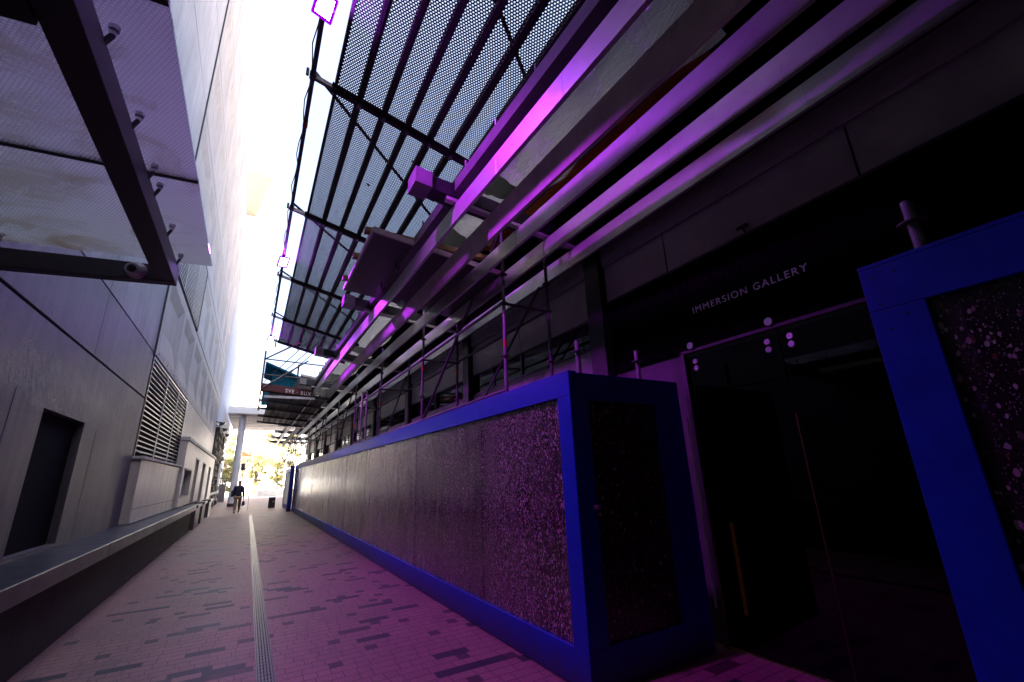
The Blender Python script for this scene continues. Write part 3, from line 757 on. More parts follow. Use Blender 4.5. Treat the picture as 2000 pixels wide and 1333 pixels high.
# entrance wall: door opening y 1.0-3.0
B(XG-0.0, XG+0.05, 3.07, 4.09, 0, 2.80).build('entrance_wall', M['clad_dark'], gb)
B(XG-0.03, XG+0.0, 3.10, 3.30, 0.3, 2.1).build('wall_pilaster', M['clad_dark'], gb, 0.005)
B(XG-0.02, XG-0.001, 3.42, 3.95, 1.15, 1.55).build('wall_vent', M['black'], gb)
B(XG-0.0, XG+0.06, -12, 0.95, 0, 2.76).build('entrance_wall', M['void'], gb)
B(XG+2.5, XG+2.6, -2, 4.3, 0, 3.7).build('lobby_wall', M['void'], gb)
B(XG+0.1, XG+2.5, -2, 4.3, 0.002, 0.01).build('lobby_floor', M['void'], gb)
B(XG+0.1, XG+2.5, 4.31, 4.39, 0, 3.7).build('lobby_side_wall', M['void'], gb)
df = MB().box(XG-0.055, XG-0.015, 0.95, 3.03, 2.765, 2.795).box(XG-0.05, XG-0.015, 3.005, 3.05, 0, 2.765)
df.build('door_frame', M['galv_dark'], gb)
for a, b in ((1.0, 1.993), (2.003, 3.0)):
    d = B(XG-0.03, XG-0.018, a, b, 0.02, 2.755).build('door_leaf', M['glass'], gb)
    pt = MB()
    for yy in ((2.10, 2.875) if a > 1.5 else (1.90,)):
        for zz in (2.585, 2.658): pt.lathe((XG-0.03, yy, zz), (-1,0,0), [(0,0.03),(0.014,0.03),(0.018,0.026),(0.018,0.006),(0.012,0.006)], 18)
    pt.build_each('patch_fitting', M['steel'], d)
    if a > 1.5: B(XG-0.034, XG-0.014, 1.994, 2.002, 0.02, 2.0).build('light_leak_strip', M['door_leak'], d)  # yellow metal strip stands in for light leaking between the leaves
bs = MB()
for yy in (2.037, 2.885, 1.19): bs.lathe((XG-0.06, yy, 2.83), (-1,0,0), [(0,0.042),(0.012,0.042),(0.02,0.036)], 20)
bs.build_each('header_boss', M['steel'], gb)
# sign
sg_ = thing('gallery_sign', 'black fascia sign reading IMMERSION GALLERY above the glass doors', 'sign', (XG, 2, 3.2))
B(XG-0.05, XG-0.031, -3.0, 4.08, 2.80, 3.735).build('sign_board', M['sign'], sg_)
B(XG-0.065, XG-0.03, -3.0, 4.08, 3.736, 3.765).build('sign_trim', M['black'], sg_)
t_ = text_obj("IMMERSION GALLERY", 0.1, (XG-0.056, 2.80, 3.168), sg_, M['letter'], 'lettering', 0.93, 1.22)
ys_ = [v.co.y for v in t_.data.vertices]; sc = 1.165/(max(ys_)-min(ys_)); y0_ = max(ys_)
for v in t_.data.vertices: v.co.y = y0_ + (v.co.y-y0_)*sc
t2 = text_obj("THE SYMPHONY", 0.46, (XG-0.053, 3.46, 3.33), sg_, M['letter_dim'], 'large_lettering', 0.35, 1.15)
ys_ = [v.co.y for v in t2.data.vertices]; sc = 1.55/(max(ys_)-min(ys_)); y0_ = max(ys_)
for v in t2.data.vertices: v.co.y = y0_ + (v.co.y-y0_)*sc
dl = thing('disc_lamp', 'small dark disc shaped lamp standing on the sign trim', 'lamp', (XG-0.05, 2.08, 3.77))
MB().tube((XG-0.045, 2.08, 3.766), (XG-0.09, 2.08, 3.83), 0.01).build('stem', M['black'], dl)
MB().lathe((XG-0.09, 2.08, 3.83), (-0.5,0,0.8), [(-0.02,0.055),(0.0,0.062),(0.015,0.05)], 20).build('head', M['black'], dl)
cb = thing('lobby_cabinet', 'orange cabinet with amber lit edge seen through the glass door', 'cabinet', (XG+0.25, 2.8, 0))
B(XG+0.20, XG+0.5, 2.60, 2.955, 0.22, 1.06).build('cabinet_body', M['cabinet'], cb)
B(XG+0.185, XG+0.199, 2.925, 2.955, 0.24, 1.05).build('light_strip', M['glow_orange'], cb)

# ================================================================== LOUVRE CANOPY
lc = thing('louvre_canopy', 'canopy of long parallel grey slats on dark cross beams over the hoarding', 'canopy', (2.5, 4, 4.4))
bys = [4.2+4.35*k for k in range(-3, 10)]
tab = [(-12, 4.12), (-1, 4.22), (1.2, 4.29), (4.2, 4.43), (7, 4.49), (10, 4.60), (14, 4.63), (30, 4.52), (46, 4.5)]
def z1(y):
    for (a, za), (b, zb) in zip(tab[:-1], tab[1:]):
        if a <= y <= b: return za + (zb-za)*(y-a)/(b-a)
    return tab[-1][1]
def slat_z(i, y): return 1.6 + (4.26 + (z1(y)-4.26)*(4-i)/4 - 1.6)*(1+0.0175*i)
SX = [(1.74+0.432*i)*(1+0.0175*i) for i in range(5)]
def skew(x): return (x-SX[0])*0.148      # the cross beams run slightly askew
YEND = 44.0
for i in range(5):
    segs = [-12.0] + [b for b in bys if b > -11] + [YEND]
    for a, b in zip(segs[:-1], segs[1:]):
        if b < -3: continue
        mb = MB(); nsub = 4
        for k in range(nsub):
            ya = a+(b-a)*k/nsub + (0.004 if k == 0 else 0) + skew(SX[i]); yb = a+(b-a)*(k+1)/nsub - (0.004 if k == nsub-1 else 0) + skew(SX[i])
            za, zb = slat_z(i, ya), slat_z(i, yb); x = SX[i]; T = 0.042; Hh = 0.235*(1+0.0175*i); tl = 0.085 if i == 1 else 0.0
            mb.hexa([(x+tl,ya,za),(x+tl+T,ya,za),(x+tl+T,yb,zb),(x+tl,yb,zb),(x,ya,za+Hh),(x+T,ya,za+Hh),(x+T,yb,zb+Hh),(x,yb,zb+Hh)])
        mb.build('slat', M['slat2'] if i == 1 else M['slat'], lc, 0.003)
for yb in bys:
    if yb < -3: continue
    z0, z4 = slat_z(0, yb)+0.24, slat_z(4, yb)+0.255
    def zz(x): return z0 + (z4-z0)*(x-SX[0])/(SX[4]-SX[0])
    def beam(xa, xb, d0, d1, y0, y1, nm, mt, par):
        sa, sb_ = skew(xa), skew(xb); return MB().hexa([(xa,y0+sa,zz(xa)+d0),(xb,y0+sb_,zz(xb)+d0),(xb,y1+sb_,zz(xb)+d0),(xa,y1+sa,zz(xa)+d0),(xa,y0+sa,zz(xa)+d1),(xb,y0+sb_,zz(xb)+d1),(xb,y1+sb_,zz(xb)+d1),(xa,y1+sa,zz(xa)+d1)]).build(nm, mt, par, 0.004)
    bb = beam(1.42, 4.05, 0.055, 0.235, yb-0.11, yb+0.11, 'cross_beam', M['bracket'], lc)
    beam(1.21, 1.419, 0.045, 0.245, yb-0.14, yb+0.14, 'beam_end_cap', M['cap'], bb)
    fl = beam(1.62, 4.0, 0.004, 0.05, yb-0.10, yb-0.02, 'flange_plate', M['slat_edge'], bb)
# long channel beam at the outer edge with small upright pins
segs = [-12.0] + [b for b in bys if b > -11] + [YEND-0.5]; CX = 1.70
for a, b in zip(segs[:-1], segs[1:]):
    if b < -3: continue
    ya, yb = a+0.16, b-0.16
    za, zb = z1(ya)+0.37, z1(yb)+0.37
    MB().hexa([(CX,ya,za-0.02),(CX+.14,ya,za-0.02),(CX+.14,yb,zb-0.02),(CX,yb,zb-0.02),(CX,ya,za+0.13),(CX+.14,ya,za+0.13),(CX+.14,yb,zb+0.13),(CX,yb,zb+0.13)]).build('channel_beam', M['fascia'], lc, 0.003)
    pins = MB(); y = ya+0.15
    while y < yb:
        zt = z1(y)+0.49; pins.tube((CX+.02, y, zt), (CX+.02, y, zt+0.10), 0.014, n=8); y += 0.72
    pins.build_each('fixing_pin', M['alu'], lc)

# plastic sheets wrapped above the slats
def sheet_thing(name, label, cat, fn, nu, nv, mat, seed):
    mb = MB(); rr = random.Random(seed); vs = []
    ph = [rr.uniform(0, 6) for _ in range(6)]
    for a in range(nu+1):
        for b in range(nv+1):
            p = Vector(fn(a/nu, b/nv))
            w = 0.05*math.sin(9*a/nu+ph[0]+3*b/nv) + 0.02*math.sin(23*a/nu-7*b/nv+ph[1]) + 0.012*math.sin(31*b/nv+ph[2]+11*a/nu)
            p.z += w; p.x += 0.02*math.sin(14*a/nu+ph[3]); vs.append(p)
    fs = [(a*(nv+1)+b, a*(nv+1)+b+1, (a+1)*(nv+1)+b+1, (a+1)*(nv+1)+b) for a in range(nu) for b in range(nv)]
    mb.add(vs, fs); o = mb.build(name, mat, None, smooth=True); return tag(o, label, cat)
def hang(ya, yb, xa=2.02, xb=2.90, sag=0.06, lift=0.66):
    return lambda u, v: (xa+(xb-xa)*v, ya+(yb-ya)*u, slat_z(0.5, ya+(yb-ya)*u)+lift+0.16*(1-v)-sag*math.sin(math.pi*v))
sheet_thing('plastic_sheet', 'large crumpled clear plastic sheet hung between the first two slats, nearest the viewer', 'plastic sheet', hang(1.35, 3.95), 40, 16, M['film'], 1)
sheet_thing('plastic_sheet', 'flat milky plastic sheet between the first two slats just past the nearest cross beam', 'plastic sheet', hang(4.45, 5.5, lift=0.68), 24, 14, M['film'], 2)
sheet_thing('plastic_sheet', 'torn crumpled plastic sheet between the slats past the plywood platform', 'plastic sheet', hang(9.0, 12.6), 40, 14, M['film'], 3)
sheet_thing('plastic_sheet', 'crumpled plastic sheet between the slats farthest from the viewer', 'plastic sheet', hang(13.5, 16.6), 30, 12, M['film'], 4)
sheet_thing('debris_net', 'rust orange debris netting hanging above the second and third slats', 'netting', lambda u, v: (2.78+0.7*v, 1.7+4.4*u, 5.30+0.06*v), 30, 12, M['net'], 5)

# plywood platform
pf = thing('plywood_platform', 'dark plywood loading platform with pale edge resting above the slats', 'platform', (2, 6.5, 4.75))
def pz(x): return 4.88-0.06*(x-1.12)
MB().hexa([(1.12,5.52,pz(1.12)),(3.3,5.75,pz(3.3)),(3.3,8.0,pz(3.3)),(1.12,7.75,pz(1.12)),(1.12,5.52,pz(1.12)+.02),(3.3,5.75,pz(3.3)+.02),(3.3,8.0,pz(3.3)+.02),(1.12,7.75,pz(1.12)+.02)]).build('plywood_board', M['ply'], pf)
MB().hexa([(1.10,5.49,pz(1.1)-.02),(3.3,5.72,pz(3.3)-.02),(3.3,5.75,pz(3.3)-.02),(1.10,5.52,pz(1.1)-.02),(1.10,5.49,pz(1.1)+.06),(3.3,5.72,pz(3.3)+.06),(3.3,5.75,pz(3.3)+.06),(1.10,5.52,pz(1.1)+.06)]).build('front_edge', M['ply_edge'], pf)
MB().hexa([(1.09,5.52,pz(1.1)-.015),(1.12,5.52,pz(1.1)-.015),(1.12,7.75,pz(1.1)-.015),(1.09,7.75,pz(1.1)-.015),(1.09,5.52,pz(1.1)+.05),(1.12,5.52,pz(1.1)+.05),(1.12,7.75,pz(1.1)+.05),(1.09,7.75,pz(1.1)+.05)]).build('side_edge', M['ply_edge'], pf)
for yy in (5.62, 6.45, 7.35): B(1.02, 3.0, yy, yy+0.09, 4.91, 4.99).build('timber_bearer', M['timber'], pf)
hk = MB()
for (x, yy) in ((1.62, 6.2), (1.62, 7.1)): hk.path([(x,yy,4.87),(x,yy,4.76),(x+.04,yy+.02,4.72),(x+.07,yy+.02,4.78)], 0.012)
hk.build_each('clamp_hook', M['black'], pf)

# ================================================================== PERFORATED DECK (over the alley)
pdk = thing('perforated_deck', 'perforated steel scaffold deck overhead between the alley and the slat canopy', 'scaffold deck', (1.2, 8, 5.3))
DK = 1.08
def dz(x): return 1.6+(5.525-1.6)*DK-0.247*x
TY = [v*DK for v in (1.28, 3.87, 6.42, 8.97, 11.5, 13.55)]
PX = [v*DK for v in (0.30, 0.555, 0.81, 1.065, 1.32, 1.575, 1.83, 2.085)]
ang = math.atan(-0.247)
def deck(par, ty, px, dzf, perf=True):
    for a, b in zip(ty[:-1], ty[1:]):
        for p, q in zip(px[:-1], px[1:]):
            g = random.choice((0.001, 0.001, 0.001, 0.007)) if perf else 0.012
            sag = random.uniform(-0.006, 0.006)
            xa, xb = p+g, q-g
            pl = MB().add([(xa,a+.03,dzf(xa)+sag),(xb,a+.03,dzf(xb)+sag),(xb,b-.03,dzf(xb)+sag),(xa,b-.03,dzf(xa)+sag)], [(0,1,2,3)]).add([(xa,a+.03,dzf(xa)+sag+.005),(xb,a+.03,dzf(xb)+sag+.005),(xb,b-.03,dzf(xb)+sag+.005),(xa,b-.03,dzf(xa)+sag+.005)], [(0,1,2,3)]).build('deck_plank', M['perf'], par)
            sd = MB()
            for x0_, x1_ in ((xa-.002, xa+.030), (xb-.030, xb+.002)):
                sd.hexa([(x0_,a+.03,dzf(x0_)+sag-.012),(x1_,a+.03,dzf(x1_)+sag-.012),(x1_,b-.03,dzf(x1_)+sag-.012),(x0_,b-.03,dzf(x0_)+sag-.012),(x0_,a+.03,dzf(x0_)+.06),(x1_,a+.03,dzf(x1_)+.06),(x1_,b-.03,dzf(x1_)+.06),(x0_,b-.03,dzf(x0_)+.06)])
            sd.build('plank_edge', M['deck_frame'], pl)
deck(pdk, [-3.8]+TY, PX, dz)
for y in TY:
    tb = MB()
    xa, xb = 0.30, 2.30
    for (d0, d1, w) in ((-0.075, -0.02, 0.055), (-0.02, 0.0, 0.11)):
        tb.hexa([(xa,y-w/2,dz(xa)+d0),(xb,y-w/2,dz(xb)+d0),(xb,y+w/2,dz(xb)+d0),(xa,y+w/2,dz(xa)+d0),(xa,y-w/2,dz(xa)+d1),(xb,y-w/2,dz(xb)+d1),(xb,y+w/2,dz(xb)+d1),(xa,y+w/2,dz(xa)+d1)])
    o_ = tb.build('deck_transom', M['deck_frame'], pdk, 0.004)
    MB().bar((0.09, y, dz(0.09)-0.03), (0.305, y, dz(0.305)-0.03), 0.045, 0.05).build('outrigger', M['galv'], o_)
    ct = MB()
    for x in PX[1:-1]: ct.tube((x, y-0.03, dz(x)-0.08), (x, y+0.03, dz(x)-0.08), 0.018, n=8)
    ct.build_each('plank_hook', M['galv'], o_)
    cp = MB().tube((0.106, y-0.045, dz(0.1)-0.02), (0.106, y+0.045, dz(0.1)-0.02), 0.036, n=12).tube((0.05, y, dz(0.1)-0.04), (0.05, y, dz(0.1)+0.05), 0.016, n=8)
    cp.build('coupler', M['galv_dark'], o_)
RX = 0.106; RAILZ = dz(RX)-0.005
rl = MB()
for a, b in ((-3.5, 3.5), (3.5, 9.2), (9.2, 14.85)): rl.tube((RX, a, RAILZ), (RX, b, RAILZ), 0.0243, n=14)
rl.build('outer_tube', M['galv_dark'], pdk)
B(0.078, 0.134, 4.91, 5.0, RAILZ-0.03, RAILZ+0.03).build('red_marker', M['red_tape'], pdk)
dg = MB()
for a, b in zip(TY[:-1], TY[1:]):
    dg.tube((0.10, a+0.06, dz(0.1)+0.12), (2.2, a+1.65, dz(2.2)+0.12), 0.02, n=8)
dg.build_each('deck_brace', M['galv_dark'], pdk)
MB().box(0.24, 0.27, 14.58, 14.68, 5.55, 5.8).build('end_plate', M['rust_tube'], pdk)

# floodlights on the outer tube
def flood(y, label, src=None):
    if src is None:
        f = thing('purple_floodlight', label, 'floodlight', (RX, y, RAILZ), 'purple floodlights on the outer tube')
        nrm = Vector((0.45, -0.62, -0.64)).normalized(); xax = Vector((1, 0.25, 0)); xax = (xax - nrm*xax.dot(nrm)).normalized(); yax = nrm.cross(xax)
        c = Vector((RX, y, RAILZ-0.12))
        def fr_(cx, sx, sy, d0, d1):
            return [c + xax*a*sx + yax*b*sy + nrm*d for d in (d0, d1) for a, b in ((-1,-1),(1,-1),(1,1),(-1,1))]
        MB().hexa(fr_(c, .085, .095, -0.035, 0.0)).build('housing', M['lamp_body'], f, 0.006)
        MB().hexa(fr_(c, .074, .084, 0.001, 0.003)).build('led_face', M['lamp'], f)
        rim = MB()
        for (ax, ay, sx, sy) in ((0,-1,.096,.012),(0,1,.096,.012),(-1,0,.012,.096),(1,0,.012,.096)):
            cc_ = xax*ax*.086 + yax*ay*.096
            rim.hexa([p+cc_ for p in [c + xax*a*sx + yax*b*sy + nrm*d for d in (0.0, 0.012) for a, b in ((-1,-1),(1,-1),(1,1),(-1,1))]])
        rim.build('rim', M['bezel'], f)
        ld = bpy.data.lights.new('beam', 'SPOT'); ld.energy = LAMP_WATTS; ld.color = (0.58, 0.035, 1.0); ld.spot_size = R(100); ld.spot_blend = 0.7; ld.shadow_soft_size = 0.07
        lo_ = bpy.data.objects.new('beam', ld); COL.objects.link(lo_); lo_.parent = f
        lo_.location = c + Vector((0.07, 0, -0.20)) - f.location; lo_.rotation_euler = Vector((0.60, 0.20, -0.76)).to_track_quat('-Z', 'Y').to_euler()
        br = MB().box(0.07, 0.126, y-0.03, y+0.03, RAILZ-0.06, RAILZ+0.03).path([(0.126, y, RAILZ-0.02), (0.19, y+0.02, RAILZ-0.07), (0.19, y+0.02, RAILZ-0.12)], 0.006)
        br.build('bracket', M['lamp_body'], f)
        return f
    f = copy_tree(src); f.location = (RX, y, RAILZ); f['label'] = label
    for ch in f.children:
        if ch.type == 'LIGHT': ch.rotation_euler = Vector((0.62, -0.30, -0.70)).to_track_quat('-Z', 'Y').to_euler()
    return f
f1 = flood(3.26, 'purple floodlight on the outer tube, cut by the top edge and nearest the viewer')
flood(8.78, 'square purple floodlight in the middle of the outer scaffold tube', f1)
flood(14.3, 'purple floodlight at the far end of the outer scaffold tube', f1)
cab = MB(); pts = []
for k in range(60):
    y = -1 + k*0.25
    pts.append((0.075+0.02*math.sin(k*1.9), y, RAILZ-0.035-0.03*abs(math.sin(k*0.8))))
cab.path(pts, 0.006, 6)
tag(cab.build('power_cable', M['cable']), 'thin black power cable looped along the outer scaffold tube', 'cable')

# ================================================================== SCAFFOLD behind the hoarding
sf = thing('scaffold', 'tube scaffold standing behind the hoarding under the slat canopy', 'scaffold', (3.2, 10, 0))
SY = [4.9, 8.28, 11.66, 15.04, 18.42, 21.8, 25.2, 28.4]
for xi, x in enumerate((2.80, 3.55)):
    for y in SY:
        p = MB().tube((x, y, 0), (x, y, 5.0 if xi == 0 else 4.9), 0.0243, n=12).build('standard', M['galv'] if xi == 0 else M['galv_dark'], sf)
        ro = MB()
        for z in (2.62, 3.1, 3.86, 4.3):
            ro.lathe((x, y, z), (0,0,1), [(-0.03,0.03),(-0.006,0.034),(-0.005,0.062),(0.005,0.062),(0.006,0.034),(0.03,0.03)], 12)
        ro.build_each('rosette', M['galv_dark'], p)
        if xi == 0 or y in (8.28, 18.42):
            MB().tube((x, y, 3.05+0.6*((y*7) % 1)), (x, y, 3.15+0.6*((y*7) % 1)), 0.0262, n=12).build('red_band', M['red_tape'], p)
for y in SY:
    for z in (2.62, 3.86):
        MB().tube((2.8, y, z), (3.55, y, z), 0.022).build('transom', M['galv_dark'], sf)
for x, m in ((2.80, 'galv'), (3.55, 'galv_dark')):
    for a, b in zip(SY[:-1], SY[1:]):
        for z in (2.64, 3.88):
            if x > 3 and z < 3: continue
            MB().tube((x, a+0.03, z), (x, b-0.03, z), 0.0243).build('ledger', M[m] if z > 3 or a > 5 else M['galv_dark'], sf)
for k, (a, b) in enumerate(zip(SY[:-1], SY[1:])):
    if k in (0, 3, 5): MB().tube((2.83, b-0.05, 2.68), (2.83, a+0.15, 5.0), 0.0243).build('brace', M['galv_dark'], sf)
    if k in (0, 2): MB().tube((3.52, b-0.05, 2.0), (3.52, a+0.15, 4.3), 0.02).build('brace', M['galv_dark'], sf)
MB().tube((2.80, 13.2, 2.3), (2.86, 13.6, 4.2), 0.03).build('raker', M['galv'], sf)
MB().tube((2.70, 13.5, 2.3), (2.80, 14.0, 4.2), 0.03).build('raker', M['galv'], sf)
MB().tube((2.98, 1.3, 5.10), (2.98, 6.5, 5.24), 0.026).build('high_ledger', M['galv_dark'], sf)
MB().tube((2.98, 2.5, 5.131), (2.98, 2.62, 5.135), 0.029).build('red_band', M['red_tape'], sf)
# dense far bays
for k in range(5):
    y = 30.2+k*1.5
    for x in (2.3, 3.1): MB().tube((x, y, 0), (x, y, 4.4), 0.03).build('standard', M['galv_dark'], sf)
for z in (1.6, 2.2, 2.8, 3.4, 4.0):
    for x in (2.3, 3.1): MB().tube((x, 30.2, z), (x, 36.2, z), 0.028).build('ledger', M['galv_dark'], sf)
    MB().tube((2.3, 30.2, z), (3.1, 30.2, z), 0.028).build('transom', M['galv_dark'], sf)
for (nm, x, y, zt, mt, lab) in (('scaffold_post', 2.75, 3.33, 2.87, 'galv', 'short upright tube rising behind the top corner of the blue hoarding'), ('scaffold_post', 3.55, 3.3, 2.84, 'galv', 'short grey tube behind the end panel, close to the gallery wall'), ('scaffold_post', 2.70, 0.62, 2.83, 'galv', 'short tube rising above the right hand blue hoarding')):
    p = thing(nm, lab, 'tube', (x, y, 0), 'lone upright tubes behind the hoardings')
    MB().tube((x, y, 0), (x, y, zt), 0.0243, n=14).build('tube', M[mt], p)
    MB().lathe((x, y, zt-0.12), (0,0,1), [(-0.004,0.03),(-0.004,0.062),(0.004,0.062),(0.004,0.03)], 14).build_each('rosette', M['galv_dark'], p)

# second, farther scaffold deck with red toe board
s2 = thing('far_scaffold', 'farther scaffold platform with guard rails and red toe board over the alley', 'scaffold', (1, 20, 5))
def dz2(x): return 4.78-0.10*x
deck(s2, [17.6, 19.8, 22.0, 24.6, 27.2], PX, dz2)
for y in (17.6, 19.8, 22.0, 24.6, 27.2):
    MB().bar((0.05, y, dz2(0.05)-0.05), (2.3, y, dz2(2.3)-0.05), 0.06, 0.09).build('deck_transom', M['deck_frame'], s2)
tbd = MB().hexa([(0.05,17.5,4.72),(1.72,17.5,4.55),(1.72,17.53,4.55),(0.05,17.53,4.72),(0.05,17.5,4.97),(1.72,17.5,4.79),(1.72,17.53,4.79),(0.05,17.53,4.97)]).build('toe_board', M['red'], s2)
cu = bpy.data.curves.new('lettering', 'FONT'); cu.body = "SVE · BUX"; cu.size = 0.19; cu.extrude = 0.003; cu.space_character = 1.25
to = bpy.data.objects.new('lettering', cu); COL.objects.link(to); bpy.context.view_layer.update()
me = bpy.data.meshes.new_from_object(to.evaluated_get(bpy.context.evaluated_depsgraph_get())); bpy.data.objects.remove(to)
xs_ = [v.co.x for v in me.vertices]; k_ = 0.85/(max(xs_)-min(xs_))
for v in me.vertices:
    x = 0.80+v.co.x*k_; v.co = Vector((x, 17.495-v.co.z, 4.745-0.106*(x-0.05)+0.01+v.co.y)) - wloc(s2)
me.materials.clear(); me.materials.append(M['letter'])
lo = bpy.data.objects.new('lettering', me); COL.objects.link(lo); lo.parent = tbd
B(0.15, 1.8, 17.45, 17.5, 4.45, 4.53).build('purple_lit_rail', M['alu'], s2)
for (x, zt) in ((0.03, 6.15), (1.15, 5.75)):
    p = MB().tube((x, 17.55, 4.0 if x < 1 else 4.7), (x, 17.55, zt), 0.03).build('standard', M['rust_tube'] if x < 1 else M['galv_dark'], s2)
for z in (5.28, 5.85): MB().tube((0.0, 17.5, z), (2.3, 17.5, z-0.10), 0.024).build('guard_rail', M['galv_dark'], s2)
MB().tube((0.08, 17.47, 4.80), (1.45, 17.47, 5.90), 0.03).build('brace', M['galv'], s2)
for (xa, xb) in ((0.1, 1.2), (0.35, 1.5), (0.6, 1.7)): MB().tube((xa, 18.5, 5.2), (xb, 15.0, 5.95), 0.014).build('tie_rod', M['galv_dark'], s2)
MB().tube((0.05, 17.5, 5.85), (0.9, 14.0, 5.6), 0.026).build('brace', M['rust_tube'], s2)
bx = thing('equipment_box', 'dark tilted board and box standing on the far scaffold platform', 'box', (1.6, 18, 4.9))
MB().hexa([(1.05,17.9,4.95),(1.9,17.9,4.85),(1.9,18.3,4.85),(1.05,18.3,4.95),(1.3,17.9,5.45),(2.0,17.9,5.32),(2.0,18.3,5.32),(1.3,18.3,5.45)]).build('board', M['ply'], bx)
MB().hexa([(1.28,17.86,5.40),(2.0,17.86,5.28),(2.0,17.9,5.28),(1.28,17.9,5.40),(1.28,17.86,5.47),(2.0,17.86,5.35),(2.0,17.9,5.35),(1.28,17.9,5.47)]).build('edge_trim', M['ply_edge'], bx)
tc = thing('teal_shed', 'teal sheeted shed with sloping roof behind the far scaffold rails', 'shed', (1.2, 24, 5.5))
MB().prism([(0.42,22.5,4.9),(2.3,22.5,4.75),(2.3,22.5,5.95),(0.42,22.5,6.72)], (0,3,0)).build('walls', M['teal'], tc)
MB().prism([(0.10,22.3,6.80),(2.5,22.3,5.84),(2.5,22.3,5.93),(0.10,22.3,6.90)], (0,3.4,0)).build('roof', M['teal'], tc)
B(0.1, 2.3, 22.3, 22.4, 4.9, 5.5).build('lower_sheet', M['teal'], tc)

# ================================================================== FAR BACKGROUND
fc = thing('far_canopy', 'large flat white canopy roof on a slim white column at the end of the alley', 'canopy', (2, 44, 0))
B(-1.83, 12, 38.0, 51, 6.55, 7.05).build('roof', M['white'], fc)
ft = MB()
for k in range(9): ft.box(-1.8, 12, 39.2+k*1.3, 39.24+k*1.3, 6.5, 6.55)
ft.build('soffit_rib', M['white_rib'], fc)
MB().tube((-0.85, 39.2, 0.22), (-0.85, 39.2, 6.5), 0.24, n=18).build('column', M['white_rib'], fc, smooth=False)
MB().tube((-0.85, 39.2, 0.0), (-0.85, 39.2, 0.22), 0.26, n=18).build('column_shoe', M['canopy_steel'], fc)
MB().tube((-0.75, 45, 7.05), (-0.75, 45, 8.3), 0.06).build('mast', M['canopy_steel'], fc)
MB().box(-0.55, -0.3, 39.0, 39.3, 2.5, 3.0).build('sign_box', M['canopy_steel'], fc)
bl = thing('square_bollard', 'small black square bollard on the paving near the alley mouth', 'bollard', (1.5, 33.9, 0))
B(1.32, 1.70, 33.75, 34.05, 0, 0.62).build('post', M['black'], bl, 0.01)
B(1.31, 1.71, 33.74, 34.06, 0.62, 0.66).build('cap', M['alu'], bl, 0.005)
B(1.56, 1.64, 33.735, 33.75, 0.33, 0.43).build('plate', M['steel'], bl)
pp = thing('slim_post', 'thin white post standing on the paving just right of the walking man', 'post', (0.18, 32.7, 0))
MB().tube((0.18, 32.7, 0.0), (0.16, 32.7, 2.6), 0.015, 0.03).build('shaft', M['white'], pp)
MB().lathe((0.18, 32.7, 0), (0,0,1), [(0,0.06),(0.02,0.06),(0.03,0.02)], 10).build('foot', M['white'], pp)
ra = thing('cafe_railing', 'grey metal railing and planter boxes in the sun beyond the stone wall', 'railing', (-2, 50, 0))
rm = MB()
for k in range(9): rm.box(-3.4+k*0.2, -3.34+k*0.2, 49.9, 49.96, 0, 2.1)
for z in (0.9, 1.5, 2.05): rm.box(-3.4, -1.7, 49.9, 49.96, z, z+0.08)
rm.build('bars', M['cap'], ra)
B(-3.3, -2.3, 50.1, 50.6, 0.0, 0.95).build('planter_box', M['cap'], ra); B(-2.25, -1.7, 50.1, 50.6, 0.0, 1.5).build('planter_box', M['cap'], ra)
lw_ = sheet('lawn', -2.0, 3.6, 73.0, 80, 0.02, M['grass'])
pa = thing('parasol', 'terracotta parasol open between the trees beyond the plaza', 'parasol', (-1.0, 70, 0))
MB().tube((-1.0, 70, 0), (-1.0, 70, 5.6), 0.05).build('pole', M['alu'], pa)
MB().lathe((-1.0, 70, 5.0), (0,0,1), [(0,1.0),(0.05,1.0),(0.7,0.05)], 8).build('canopy', M['orange'], pa)

def tree(label, x, y, h, r, mat, seed, n=5200, low=0.25):
    rr = random.Random(seed)
    t = thing('plaza_tree', label, 'tree', (x, y, 0), 'trees beyond the plaza')
    tm = MB(); tm.tube((x, y, 0), (x+rr.uniform(-.1,.1), y, h*0.45), 0.13, 0.09)
    blobs = []
    for k in range(24):
        a = rr.uniform(0, 6.28); d = rr.uniform(0.15, 0.85)*r; z = h*rr.uniform(low+0.12, 0.93)
        d *= (1.15 - abs(z/h-0.55)*1.2)
        p = Vector((x+d*math.cos(a), y+d*math.sin(a), z)); blobs.append((p, rr.uniform(0.20, 0.42)*r))
        tm.tube((x, y, h*rr.uniform(0.25, 0.45)), p, 0.05, 0.015, n=6)
    tm.build('trunk', M['bark'], t)
    lm = MB(); s = 0.045*r+0.04
    for k in range(n):
        c, br = rr.choice(blobs)
        d = Vector((rr.gauss(0,1), rr.gauss(0,1), rr.gauss(0,1))).normalized()*br*rr.uniform(0.35, 1.05)
        d.z *= 0.75; p = c+d
        u = Vector((rr.gauss(0,1), rr.gauss(0,1), rr.gauss(0,1))).normalized(); v = u.cross(Vector((rr.gauss(0,1), rr.gauss(0,1), rr.gauss(0,1)))).normalized()
        q = s*rr.uniform(0.6, 1.3)
        lm.add([p-u*q, p+v*q*0.6, p+u*q, p-v*q*0.6], [(0,1,2,3)])
    lm.build('crown', mat, t)
    return t
tree('tall yellow green tree left of the white column', -2.9, 74, 9.5, 1.6, M['leaf_y'], 1)
tree('low yellow green tree left of the white column beside the stone wall', -2.4, 66, 4.6, 1.4, M['leaf_y'], 2, low=0.05)
tree('small round olive tree just right of the white column', -0.8, 82, 7.0, 1.5, M['leaf_g'], 3)
tree('round bushy tree in the middle of the plaza view', 1.0, 75, 5.6, 1.35, M['leaf_y'], 4, low=0.1)
